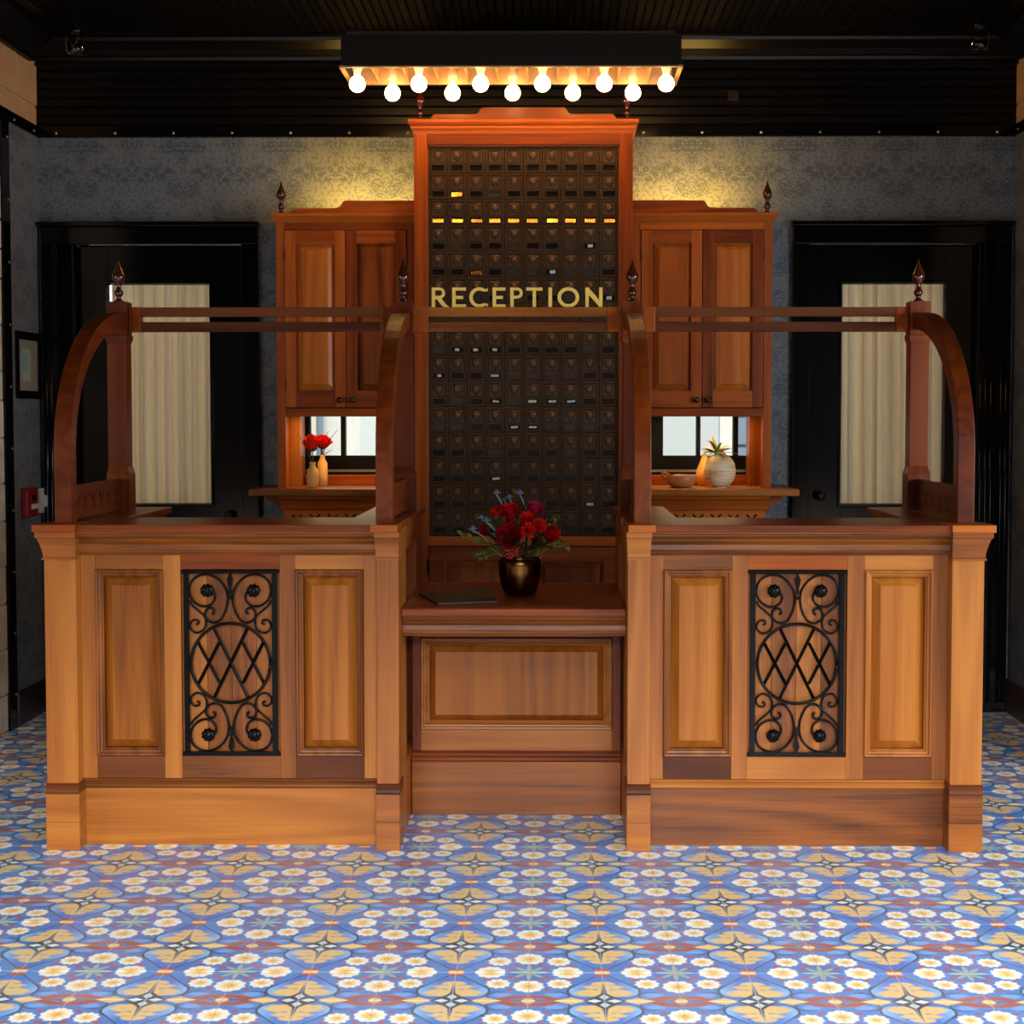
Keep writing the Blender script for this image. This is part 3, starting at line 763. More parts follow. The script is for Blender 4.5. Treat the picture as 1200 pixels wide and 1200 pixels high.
    for my_ in (1, -1):
        lf = MB(); pts = [(0, -106), (3.4, -99), (2.6, -93), (1.2, -88), (1.8, -84), (0, -79), (-1.8, -84), (-1.2, -88), (-2.6, -93), (-3.4, -99)]
        lf.prism([(P(x_, y_*my_).x, P(x_, y_*my_).z) for x_, y_ in pts], 'y', YI-.007, YI+.004).build('leaf_ornament', 'iron', gr)
        bx(P(-2.6, 0).x, P(2.6, 0).x, YI-.008, YI+.006, P(0, -77*my_).z-.006, P(0, -77*my_).z+.006).build('collar', 'iron', gr, bevel=.001)
    for mx_ in (1, -1):
        q = P(50*mx_, 0)
        bx(q.x-.012, q.x+.012, YI-.010, YI+.005, q.z-.005, q.z+.005).build('collar', 'iron', gr, bevel=.002)
    # arches, posts, fretted boards on the wings
    for u0, u1 in ((1.556, 1.616), (.424, .484)):
        ar = MB(); lo, hi = rect_s(s, u0, u1)
        cy0, cz0, ay, bz = .76, 1.40, .70, .53
        outp = []; inp = []
        for z_ in (ZT1, 1.27): outp.append((.060, z_)); inp.append((.122, z_))
        for q in range(17):
            a_ = (PI/2)*q/16
            outp.append((cy0-ay*math.cos(a_), cz0+bz*math.sin(a_))); inp.append((cy0-(ay-.062)*math.cos(a_), cz0+(bz-.066)*math.sin(a_)))
        n = len(outp)
        for x_ in (lo, hi):
            ar.v += [Vector((x_, *q)) for q in outp]+[Vector((x_, *q)) for q in inp]
        for i in range(n-1):
            ar.f += [(i, i+1, n+i+1, n+i), (2*n+i, 3*n+i, 3*n+i+1, 2*n+i+1), (i, 2*n+i, 2*n+i+1, i+1), (n+i, n+i+1, 3*n+i+1, 3*n+i)]
        ar.f += [(0, n, 3*n, 2*n), (n-1, 3*n-1, 4*n-1, 2*n-1)]
        ar.build('arch_bracket', 'mahogany_y', c, bevel=.003)
        pc = (u0+u1)/2; h0 = .037; h1 = .043; yc = .78
        def ringz(prof, name, mat, parent):
            b_ = MB(); vs = []
            for hw_, z_ in prof: vs += [(s*pc-hw_, yc-hw_, z_), (s*pc+hw_, yc-hw_, z_), (s*pc+hw_, yc+hw_, z_), (s*pc-hw_, yc+hw_, z_)]
            n = len(prof)
            b_.add(vs, [(k*4+i, k*4+(i+1) % 4, k*4+4+(i+1) % 4, k*4+4+i) for k in range(n-1) for i in range(4)]+[(3, 2, 1, 0), tuple(range(4*n-4, 4*n))])
            return b_.build(name, mat, parent, bevel=.0015)
        po = ringz([(h0, 1.325), (h0, 1.812)], 'post', 'mahogany_z', c)
        ringz([(h1+.002, ZT1), (h1+.002, 1.295), (h1-.001, 1.305), (h0, 1.325)], 'post_base', 'mahogany_z', po)
        ringz([(h0, 1.812), (h1, 1.827), (h1, 1.843), (h1-.003, 1.846), (h1-.003, 1.976)], 'post_head', 'mahogany_z', po)
        finial((s*pc, yc, 1.976), po)
        # fretted board between arch foot and post
        me = fill2d([[(.115, ZT1+.006), (.745, ZT1+.006), (.745, 1.275), (.115, 1.275)]]+x_loops(6, .062, .062, .185, 1.207, .098), .022, 'fret_board')
        M4 = Matrix(((0, 0, 1, s*pc), (1, 0, 0, 0), (0, 1, 0, 0), (0, 0, 0, 1)))
        mesh_obj('fret_board', me, 'mahogany_y', M4, c)
    return c
for s in (-1, 1): make_counter(s)

# ------------------------------------------------------------------ overhead rails
def rail(x0, x1, label, mat, ends):
    r_ = thing('overhead_rail', ((x0+x1)/2, .78, 1.857), label, 'rail', 'overhead rails between the counter posts')
    for z0, z1 in ((1.918, 1.955), (1.858, 1.897)):
        bx(x0+ends, x1-ends, .765, .795, z0, z1).build('bar', mat, r_, bevel=.002)
    for a_, b_ in ((x0, x0+ends), (x1-ends, x1)):
        bx(a_, b_, .762, .798, 1.857, 1.956).build('end_block', 'redwood_z', r_, bevel=.002)
rail(-1.543, -.497, 'dark double bar wooden rail over the counter beside the red alarm', 'walnut', .047)
rail(-.414, .414, 'double bar wooden rail under the gold RECEPTION letters', 'wood_x', .060)
rail(.497, 1.543, 'dark double bar wooden rail over the counter below the round vase niche', 'walnut', .047)

# ------------------------------------------------------------------ RECEPTION letters
def arc(cx, cy, rx, ry, a0, a1, n=18): return [(cx+rx*math.cos(math.radians(a0+(a1-a0)*i/n)), cy+ry*math.sin(math.radians(a0+(a1-a0)*i/n))) for i in range(n+1)]
H = 23.0; ST = 3.9
def letter(ch, w_):
    if ch == 'E': return [[(0, 0), (w_, 0), (w_, 3.4), (ST, 3.4), (ST, 9.8), (w_*.8, 9.8), (w_*.8, 13.2), (ST, 13.2), (ST, H-3.4), (w_, H-3.4), (w_, H), (0, H)]]
    if ch == 'T': c_ = w_/2; return [[(c_-ST/2, 0), (c_+ST/2, 0), (c_+ST/2, H-3.6), (w_, H-3.6), (w_, H), (0, H), (0, H-3.6), (c_-ST/2, H-3.6)]]
    if ch == 'I': return [[(0, 0), (w_, 0), (w_, H), (0, H)]]
    if ch == 'N': return [[(0, 0), (ST, 0), (ST, H-8.5), (w_-3.4, 0), (w_, 0), (w_, H), (w_-ST, H), (w_-ST, 8.2), (3.6, H), (0, H)]]
    if ch == 'O': return [arc(w_/2, H/2, w_/2, H/2+.3, 0, 360, 40)[:-1], arc(w_/2, H/2, w_/2-4.1, H/2-3.6, 0, 360, 40)[:-1]]
    if ch == 'C':
        R_ = H/2+.3; cx = R_
        return [arc(cx, H/2, R_, R_, 52, 308, 30)+[(w_, .6), (w_, 4.2)]+arc(cx, H/2, R_-4.0, R_-3.7, 304, 56, 26)+[(w_, H-4.2), (w_, H-.6)]]
    if ch in 'PR':
        r = 6.4; bx_ = w_*.95-r if ch == 'P' else 15.6-r; bx_ = max(bx_, 5)
        outer = [(0, 0), (ST, 0), (ST, H-2*r-.2)] if ch == 'P' else [(0, 0), (ST, 0), (ST, 9.2), (6.0, 9.2), (12.4, 1.2), (15.5, 0), (20, .2), (19.4, 1.4), (17.6, 2.4), (11.2, 10.6)]
        out = outer+arc(bx_, H-r, r, r, -75 if ch == 'R' else -90, 90, 14)+[(0, H)]
        hole = [(ST, H-3.2), (ST, H-2*r+3.2)]+arc(bx_, H-r, r-3.4, r-3.2, -90, 90, 12)
        return [out, hole]
LET = [('R', 318, 378), ('E', 390, 438), ('C', 450, 515), ('E', 532, 577), ('P', 594, 640), ('T', 650, 707), ('I', 728, 741), ('O', 760, 836), ('N', 858, 918)]
sg = thing('reception_sign', (0, .78, 1.955), 'gold raised letters spelling RECEPTION on the middle overhead rail', 'sign')
u_ = .078/23.0
for ch, a_, b_ in LET:
    x0, _ = at(400+a_/3, 347, .78)
    me = fill2d([[(p_*u_, q_*u_) for p_, q_ in lp] for lp in letter(ch, (b_-a_)/3)], .014, 'letter')
    M4 = Matrix(((1, 0, 0, x0), (0, 0, -1, .78), (0, 1, 0, 1.9552), (0, 0, 0, 1)))
    mesh_obj('letter', me, 'gold_leaf', M4, sg)

# ------------------------------------------------------------------ low desk in the middle
d = thing('low_desk', (0, .5, 0), 'low wooden desk with wide raised panel between the two counters', 'desk')
bx(-.398, .398, .075, .93, .817, .843).build('desk_top', 'redwood_x', d, bevel=.003)
MB().prism([(.16, .741), (.118, .741), (.116, .748), (.104, .752), (.100, .765), (.104, .780), (.114, .790), (.112, .795), (.094, .800), (.090, .808), (.085, .817), (.16, .817)], 'x', -.397, .397).build('apron_moulding', 'wood_x', d)
bx(-.397, .397, .16, .93, .79, .817).build('sub_top', 'redwood_x', d)
for a_, b_ in ((-.399, -.367), (.367, .399)): bx(a_, b_, .51, .54, .239, .79).build('stile', 'redwood_z', d, bevel=.001)
bx(-.367, .367, .512, .54, .677, .79).build('rail', 'redwood_x', d)
bx(-.367, .367, .512, .54, .239, .322).build('rail', 'wood_x', d, bevel=.001)
pn = MB().panel([(.014, .536), (.034, .540), (.035, .538), (.056, .512), (.0565, .511)], -.367, .367, .322, .677, .54).build('panel', 'wood_panel', d)
MB().frame([(0, .524), (0, .506), (.004, .500), (.010, .501), (.013, .508), (.018, .509), (.023, .514), (.033, .52), (.036, .535)], -.367, .367, .322, .677).build('panel_moulding', 'wood_x', pn)
bx(-.399, .399, .48, .54, 0, .209).build('plinth', 'wood_x', d, bevel=.001)
MB().prism([(.54, .205), (.474, .205), (.468, .212), (.468, .222), (.476, .228), (.480, .236), (.50, .239), (.54, .239)], 'x', -.399, .399).build('base_moulding', 'redwood_x', d)
# leather folder on the desk
def on_top(x, y, Z):
    dd = FW+RT*((x-CX)/F)+UP*((CY-y)/F); q = CAM+dd*((Z-CAM.z)/dd.z); return q
pts = [on_top(x_, y_, .843) for x_, y_ in ((491, 697.5), (513, 709.5), (583, 706.5), (572, 691))]
fo = MB(); fo.v = [Vector((q.x, q.y, .8435)) for q in pts]+[Vector((q.x, q.y, .851)) for q in pts]
fo.f = [(0, 1, 2, 3), (4, 5, 6, 7)]+[(i, (i+1) % 4, 4+(i+1) % 4, 4+i) for i in range(4)]
tag(fo.build('desk_folder', 'leather', None, bevel=.002), 'thin dark brown leather folder lying on the low desk', 'folder')

# ------------------------------------------------------------------ mailbox cabinet
MY = 2.05
mc = thing('mailbox_cabinet', (0, 2.28, 0), 'tall wooden cabinet of small bronze mailbox doors with pediment', 'cabinet')
for s in (-1, 1):
    sbox(s, .463, .525, MY, MY+.05, 0, 2.885).build('stile', 'redwood_z', mc, bevel=.002)
    sbox(s, .505, .525, MY+.05, WY, 0, 2.885).build('side_panel', 'redwood_z', mc)
    MB().prism([(s*.463, MY+.012), (s*.457, MY+.012), (s*.457, MY+.03), (s*.463, MY+.03)], 'z', .945, 2.822).build('inner_bead', 'wood_z', mc)
bx(-.463, .463, MY, MY+.05, 2.822, 2.885).build('top_rail', 'redwood_x', mc, bevel=.002)
bx(-.463, .463, MY+.012, MY+.03, 2.816, 2.822).build('top_bead', 'wood_x', mc)
bx(-.463, .463, MY, MY+.05, .895, .942).build('middle_rail', 'redwood_x', mc, bevel=.002)
co = MB(); pr_ = [(0, 2.875), (.004, 2.885), (.006, 2.890), (.012, 2.898), (.012, 2.910), (.020, 2.916), (.026, 2.926), (.026, 2.938), (.024, 2.941)]
vs = []
for e, z_ in pr_: vs += [(-.525-e, MY-e, z_), (.525+e, MY-e, z_), (.525+e, WY, z_), (-.525-e, WY, z_)]
n = len(pr_); co.add(vs, [(k*4+i, k*4+(i+1) % 4, k*4+4+(i+1) % 4, k*4+4+i) for k in range(n-1) for i in range(4)]+[(3, 2, 1, 0), tuple(range(4*n-4, 4*n))])
co.build('cornice', 'redwood_x', mc)
pd = [(-.445, 2.941), (.445, 2.941), (.442, 2.955), (.432, 2.965), (.425, 2.968), (.230, 2.968), (.215, 2.975), (.205, 2.992), (.195, 3.0), (-.195, 3.0), (-.205, 2.992), (-.215, 2.975), (-.230, 2.968), (-.425, 2.968), (-.432, 2.965), (-.442, 2.955)]
MB().prism(pd, 'y', MY+.005, MY+.035).build('pediment', 'redwood_x', mc)
for s in (-1, 1): finial((s*.497, MY+.03, 2.941), mc, sc_=.95)
bx(-.46, .46, MY+.05, MY+.06, .942, 2.822).build('backing', 'bronze_dark', mc)
bx(-.505, .505, MY+.30, MY+.32, 0, .9).build('cabinet_back', 'dark_wood', mc)
# base doors
for s in (-1, 1):
    a_, b_ = rect_s(s, .003, .460)
    do = MB(); w_ = .07
    do.box(a_, b_, MY+.012, MY+.035, .89-w_, .89); do.box(a_, b_, MY+.012, MY+.035, .10, .10+w_); do.box(a_, a_+w_, MY+.012, MY+.035, .10+w_, .89-w_); do.box(b_-w_, b_, MY+.012, MY+.035, .10+w_, .89-w_)
    dd = do.build('door', 'redwood_x', mc, bevel=.002)
    MB().panel([(0, MY+.032), (.012, MY+.032), (.035, MY+.022)], a_+w_, b_-w_, .10+w_, .89-w_, MY+.04).build('panel', 'redwood_panel', dd)
    bx(s*.463-.007, s*.463+.007, MY-.004, MY+.012, .76, .83).build('hinge', 'bronze_dark', dd)
bx(-.463, .463, MY+.02, MY+.05, 0, .10).build('kick_board', 'redwood_x', mc)
# the 150 small doors
GX_0, GX_1, GZ_0, GZ_1 = -.457, .457, .945, 2.816
cw, rh = (GX_1-GX_0)/10, (GZ_1-GZ_0)/15
hw_, hh_ = cw/2-.0012, rh/2-.0012
YD = MY+.024
def door_mesh():
    b_ = MB()
    # plate with raised rim (front faces -y); window hole area sunk
    pr1 = [(0, .018), (0, .002), (.0022, 0), (.006, 0), (.008, .004)]
    b_.frame(pr1, -hw_, hw_, -hh_, hh_)
    x0, x1, z0, z1 = -hw_+.008, hw_-.008, -hh_+.008, hh_-.008
    wx0, wx1, wz0, wz1 = -.029, .029, -.049, -.022
    yy = .004
    # face pieces around the window
    for q in ((x0, x1, wz1, z1), (x0, x1, z0, wz0), (x0, wx0, wz0, wz1), (wx1, x1, wz0, wz1)):
        b_.add([(q[0], yy, q[2]), (q[1], yy, q[2]), (q[1], yy, q[3]), (q[0], yy, q[3])], [(0, 1, 2, 3)])
    b_.frame([(-.004, .004), (-.003, -.001), (0, -.001), (.001, .012)], wx0, wx1, wz0, wz1)
    # upper ornament: pentagon relief under the dial
    b_.frame([(0, .004), (.002, .001), (.004, .004)], x0+.003, x1-.003, wz1+.008, z1-.003)
    orn_ = [(-.024, .040), (-.010, .048), (.010, .048), (.024, .040), (.016, .010), (0, -.008), (-.016, .010)]
    n0 = len(b_.v); b_.v += [Vector((p_, .004, q_)) for p_, q_ in orn_]+[Vector((p_*.75, -.0005, .022+(q_-.022)*.78)) for p_, q_ in orn_]
    k_ = len(orn_); b_.f += [(n0+i, n0+(i+1) % k_, n0+k_+(i+1) % k_, n0+k_+i) for i in range(k_)]+[tuple(range(n0+k_, n0+2*k_))]
    return b_.mesh('mailbox_door', 'bronze', origin=Vector((0, 0, 0)))[0]
def dial_mesh():
    b_ = MB(); n = 14
    for rad, dy in ((.0125, .001), (.0125, -.005), (.010, -.007), (.0088, -.004), (.0065, -.004), (.0060, -.012), (.0045, -.014), (.0004, -.014)):
        b_.v += [Vector((rad*math.cos(2*PI*q/n), dy, rad*math.sin(2*PI*q/n))) for q in range(n)]
    b_.f = [(r_*n+q, r_*n+(q+1) % n, r_*n+n+(q+1) % n, r_*n+n+q) for r_ in range(7) for q in range(n)]
    return b_.mesh('dial', 'bronze_light', True, Vector((0, 0, 0)))[0]
DM, KM = door_mesh(), dial_mesh()
def pane_mesh(mat, w_=.0285, h_=.0132, y=.0075): return MB().box(-w_, w_, y, y+.002, -h_, h_).mesh('window_pane', mat, origin=Vector((0, 0, 0)))[0]
PM = {k: pane_mesh(k) for k in ('mail_glass', 'mail_glass_dim')}
PM['brass_plate'] = pane_mesh('brass_plate', .026, .0130, .004)
PM['card_paper'] = pane_mesh('card_paper', .021, .009, .006); PM['card_blue'] = pane_mesh('card_blue', .023, .0095, .006)
cards = {(1, 1): 'brass_plate', (1, 3): 'mail_glass_dim', (5, 9): 'card_blue', (7, 1): 'card_paper', (7, 2): 'card_paper', (7, 3): 'card_paper', (8, 0): 'card_paper', (8, 3): 'card_blue', (9, 3): 'card_paper', (9, 5): 'card_paper',
         (10, 0): 'mail_glass_dim', (10, 4): 'card_paper', (10, 5): 'card_paper', (12, 3): 'card_paper', (13, 8): 'card_blue', (4, 2): 'brass_plate', (4, 6): 'card_blue', (4, 7): 'mail_glass_dim', (3, 4): 'mail_glass_dim', (9, 6): 'card_paper', (9, 7): 'card_blue', (10, 6): 'mail_glass_dim', (3, 8): 'card_blue'}
for r in range(15):
    for c_ in range(10):
        cx, cz = GX_0+cw*(c_+.5), GZ_1-rh*(r+.5)
        md = link('mailbox_door', DM, (cx, YD, cz), mc)
        link('dial', KM, (cx, YD-.001, cz+.026), md)
        kind = cards.get((r, c_))
        if r == 2: kind = 'brass_plate'
        if kind is None: kind = 'mail_glass_dim' if R.random() < .33 and 2 < r < 12 else 'mail_glass'
        if kind in ('card_paper', 'card_blue', 'brass_plate'):
            link('window_pane', PM['mail_glass'], (cx, YD+.006, cz-.0355), md)
            q = link('name_card', PM[kind], (cx+R.uniform(-.004, .004), YD-.002, cz-.0355), md)
            if kind == 'brass_plate': q.rotation_euler = (math.radians(-27 if r == 2 else -20)+R.uniform(-.05, .05), 0, R.uniform(-.05, .05))  # plates added and tilted to mirror the bulbs, in place of pane reflections
            else: q.rotation_euler = (0, R.uniform(-.12, .12), 0); q.scale = (R.uniform(.45, 1), 1, R.uniform(.5, .9))
        else: link('window_pane', PM[kind], (cx, YD, cz-.0355), md)

# ------------------------------------------------------------------ wall cupboards with niches
CY_ = 2.18
for s in (-1, 1):
    lab = ('wooden wall cupboard with two panelled doors above the niche with red flowers' if s < 0 else 'wooden wall cupboard with two panelled doors above the niche with round vase')
    cb = thing('wall_cupboard', (s*.87, 2.35, 1.05), lab, 'cupboard', 'matching wall cupboards')
    sbox(s, 1.173, 1.214, CY_, CY_+.04, 1.171, 2.475).build('stile', 'redwood_z', cb, bevel=.002)
    sbox(s, .528, .57, CY_, CY_+.04, 1.171, 2.475).build('stile', 'redwood_z', cb, bevel=.002)
    sbox(s, .57, 1.173, CY_, CY_+.04, 2.434, 2.475).build('rail', 'redwood_x', cb)
    sbox(s, .57, 1.173, CY_, CY_+.04, 1.522, 1.563).build('rail', 'redwood_x', cb, bevel=.002)
    sbox(s, 1.19, 1.212, CY_+.04, WY, 1.171, 2.475).build('side_panel', 'redwood_z', cb)
    sbox(s, .528, .55, CY_+.04, WY, 1.171, 2.475).build('side_panel', 'redwood_z', cb)
    sbox(s, .55, 1.19, CY_+.04, WY, 1.53, 1.56).build('niche_ceiling', 'redwood_x', cb)
    sbox(s, .55, 1.19, CY_+.04, WY, 2.44, 2.475).build('top_board', 'redwood_x', cb)
    sbox(s, .55, 1.19, WY-.02, WY-.002, 1.56, 2.44).build('back_board', 'redwood_z', cb)
    # jambs lining the window reveal
    sbox(s, 1.135, 1.19, WY-.14, WY-.001, 1.171, 1.53).build('window_jamb', 'wood_z', cb, bevel=.002)
    sbox(s, .55, .60, WY-.14, WY-.001, 1.171, 1.53).build('window_jamb', 'wood_z', cb, bevel=.002)
    sbox(s, .60, 1.135, WY-.05, WY-.001, 1.171, 1.222).build('sill_board', 'redwood_x', cb, bevel=.002)
    # cornice + stepped pediment
    co = MB(); vs = []
    pr_ = [(0, 2.468), (.006, 2.475), (.010, 2.480), (.018, 2.492), (.024, 2.500), (.024, 2.512), (.022, 2.515)]
    for e, z_ in pr_:
        lo, hi = (s*.528, s*(1.214+e)) if s > 0 else (s*(1.214+e), s*.528)
        vs += [(lo, CY_-e, z_), (hi, CY_-e, z_), (hi, WY, z_), (lo, WY, z_)]
    n = len(pr_); co.add(vs, [(k*4+i, k*4+(i+1) % 4, k*4+4+(i+1) % 4, k*4+4+i) for k in range(n-1) for i in range(4)]+[(3, 2, 1, 0), tuple(range(4*n-4, 4*n))])
    co.build('cornice', 'redwood_x', cb)
    pd = [(.528, 2.515), (1.150, 2.515), (1.135, 2.528), (1.125, 2.540), (.925, 2.541), (.905, 2.545), (.892, 2.56), (.885, 2.572), (.875, 2.577), (.528, 2.577)]
    MB().prism([(s*p_, q_) for p_, q_ in pd], 'y', CY_+.005, CY_+.035).build('pediment', 'redwood_x', cb)
    finial((s*1.19, CY_+.02, 2.515), cb, sc_=.93)
    tl = area('cupboard_top_light', (s*.80, 2.36, 2.535), (s*.80, 2.50, 2.9), .5, .04, 7, (1, .60, .12))
    area('niche_light', (s*.87, CY_+.12, 1.527), (s*.87, CY_+.14, 1.0), .45, .03, 3.0, (1, .62, .2))
    # doors
    for k, (u0, u1) in enumerate(((.575, .871), (.875, 1.171))):
        a_, b_ = rect_s(s, u0, u1); w_ = .052; z0, z1 = 1.567, 2.431; Y0 = CY_-.004
        dr = bx(a_, a_+w_, Y0, Y0+.024, z0, z1).box(b_-w_, b_, Y0, Y0+.024, z0, z1).build('door', 'redwood_z', cb, bevel=.0015)
        bx(a_+w_, b_-w_, Y0+.0005, Y0+.024, z1-.062, z1).build('door_rail', 'redwood_x', dr)
        bx(a_+w_, b_-w_, Y0+.0005, Y0+.024, z0, z0+.082).build('door_rail', 'redwood_x', dr)
        MB().panel([(0, Y0+.022), (.003, Y0+.022), (.033, Y0+.002), (.034, Y0+.0005)], a_+w_, b_-w_, z0+.082, z1-.062, 0).build('panel', 'redwood_panel', dr)
        kx = s*(u1-.028) if k == 0 else s*(u0+.028)
        kn = MB(); n = 14
        for rad, dy in ((.008, 0), (.006, .012), (.013, .016), (.016, .022), (.013, .028), (.001, .031)):
            kn.v += [Vector((kx+rad*math.cos(q*2*PI/n), Y0-dy, 1.603+rad*math.sin(q*2*PI/n))) for q in range(n)]
        kn.f = [(r_*n+q, r_*n+(q+1) % n, r_*n+n+(q+1) % n, r_*n+n+q) for r_ in range(5) for q in range(n)]
        kn.build('knob', 'knob_pewter', dr, smooth=True)
        hx = s*(u0-.001) if k == 0 else s*(u1+.001)
        for hz in (2.31, 1.68): bx(hx-.004, hx+.004, Y0-.003, Y0+.004, hz-.028, hz+.028).build('hinge', 'bronze', dr)
    # shelf, cove and fretted apron
    sbox(s, .528, 1.335, 2.06, WY, 1.137, 1.171).build('shelf', 'wood_x', cb, bevel=.004)
    lo, hi = rect_s(s, .528, 1.18)
    cv_ = [(CY_+.06, 1.06), (CY_, 1.06), (CY_-.006, 1.068), (CY_-.012, 1.085), (CY_-.035, 1.11), (CY_-.06, 1.12), (CY_-.065, 1.137), (CY_+.06, 1.137)]
    MB().prism(cv_, 'x', *rect_s(s, .528, 1.20)).build('cove_moulding', 'redwood_x', cb)
    # curved end bracket
    bk = [(1.19, 1.137), (1.285, 1.137), (1.27, 1.112), (1.245, 1.098), (1.222, 1.085), (1.208, 1.062), (1.195, 1.05), (1.19, 1.02)]
    MB().prism([(s*p_, q_) for p_, q_ in bk], 'y', CY_+.02, CY_+.06).build('bracket', 'redwood_x', cb)
    me = fill2d([[(.528, .94), (1.19, .94), (1.19, 1.066), (.528, 1.066)]]+x_loops(7, .05, .055, .595, 1.012, .088), .022, 'fret_board')
    M4 = Matrix(((s, 0, 0, 0), (0, 0, -1, CY_+.03), (0, 1, 0, 0), (0, 0, 0, 1)))
    mesh_obj('fret_board', me, 'redwood_x', M4, cb)
    sbox(s, .528, 1.19, CY_+.06, CY_+.08, .3, 1.137).build('apron_back', 'dark_wood', cb)

# ------------------------------------------------------------------ marquee lamp
LF, LB = 1.55, 1.93; LZ = at(600, 78, LF)[1]
lx0, lx1 = at(398, 78, LF)[0], at(800, 78, LF)[0]; lc = (lx0+lx1)/2
lp = thing('trough_lamp', (lc, (LF+LB)/2, LZ), 'long dark trough lamp with eleven bare globe bulbs hanging below the ceiling', 'lamp')
TZ = LZ+.128
bx(lx0+.005, lx1-.005, LF, LF+.014, LZ, TZ).build('front_board', 'lamp_shell', lp, bevel=.002)
bx(lx0+.005, lx1-.005, LB-.014, LB, LZ, TZ).build('back_board', 'lamp_shell', lp)
bx(lx0+.005, lx0+.02, LF+.014, LB-.014, LZ, TZ).build('end_board', 'lamp_shell', lp)
bx(lx1-.02, lx1-.005, LF+.014, LB-.014, LZ, TZ).build('end_board', 'lamp_shell', lp)
bx(lx0+.005, lx1-.005, LF, LB, TZ, TZ+.012).build('top_board', 'lamp_shell', lp)
bx(lx0+.03, lx1-.03, LF+.02, LF+.045, TZ+.012, TZ+.035).build('top_bar', 'bronze', lp, bevel=.003)
for xq in (lx0-.002, lx1-.018): bx(xq, xq+.02, LF-.006, LB, LZ-.003, LZ+.006).build('corner_trim', 'lamp_white', lp)
bx(lx0, lx1, LF-.004, LF+.003, LZ-.003, LZ+.004).build('edge_trim', 'lamp_white', lp)
MB().prism([(LF+.016, LZ), (LF+.016, LZ+.075), (LB-.016, LZ+.075), (LB-.016, LZ), (LB-.02, LZ), (LB-.05, LZ+.07), (LF+.05, LZ+.07), (LF+.02, LZ)], 'x', lx0+.02, lx1-.02).build('reflector', 'lamp_white', lp)
FR = [420, 492, 563, 635, 708, 779]; BK = [458, 528, 597, 668, 738]
alls = sorted([(x_, 'f') for x_ in FR]+[(x_, 'b') for x_ in BK])
xs = [lc+(k-5)*.1395 for k in range(11)]
BULB = [(.013, .036), (.022, .031), (.031, .020), (.036, .006), (.036, -.008), (.031, -.021), (.022, -.030), (.012, -.0345), (.001, -.036)]
bme = MB().lathe(BULB, (0, 0, 0), 18).mesh('bulb', 'bulb_glow', True, Vector((0, 0, 0)))[0]
sme = MB().lathe([(.021, .118), (.021, .07), (.0215, .058), (.017, .054), (.0155, .036), (.013, .030)], (0, 0, 0), 14).mesh('socket', 'socket', True, Vector((0, 0, 0)))[0]
for k, (px_, row_) in enumerate(alls):
    Yb_ = 1.65 if row_ == 'f' else 1.84
    so = link('socket', sme, (xs[k], Yb_, LZ-.050), lp)
    link('bulb', bme, (xs[k], Yb_, LZ-.054), so)
    if k:
        xd = (xs[k]+xs[k-1])/2
        bx(xd-.003, xd+.003, LF+.022, LB-.022, LZ+.008, LZ+.072).build('divider', 'lamp_white', lp)
for px_ in (530, 669):
    xr = at(px_, 20, 1.74)[0]
    MB().tube([(xr, 1.74, TZ+.01), (xr, 1.74, CEIL-.008)], .009, 10).build('hanging_rod', 'lamp_shell', lp, smooth=True)
    MB().lathe([(.035, -.02), (.035, -.010)], (xr, 1.74, CEIL), 14).build('ceiling_plate', 'lamp_shell', lp)

# clear glass pendants near the side walls
for px_, py_, lab in ((88, 46, 'small dark glass jar pendant hanging near the left stone wall'), (1148, 40, 'small dark glass jar pendant hanging near the right stone wall')):
    Yp = .9; X_, Z_ = at(px_, py_, Yp)
    pn = thing('glass_pendant', (X_, Yp, Z_-.08), lab, 'lamp', 'unlit glass pendants')
    MB().tube([(X_, Yp, Z_+.06), (X_, Yp, CEIL)], .004, 8).build('stem', 'black_gloss', pn)
    MB().lathe([(.014, .02), (.02, .03), (.018, .07), (.008, .085)], (X_, Yp, Z_), 14).build('lamp_holder', 'black_gloss', pn, smooth=True)
    MB().lathe([(.020, .04), (.034, .03), (.037, .0), (.036, -.045), (.030, -.06), (.006, -.066)], (X_, Yp, Z_), 18).build('glass_jar', 'jar_glass', pn, smooth=True)
    MB().lathe([(.008, .03), (.016, .005), (.02, -.012), (.015, -.028), (.002, -.034)], (X_, Yp, Z_), 14).build('bulb', 'jar_glass', pn, smooth=True)

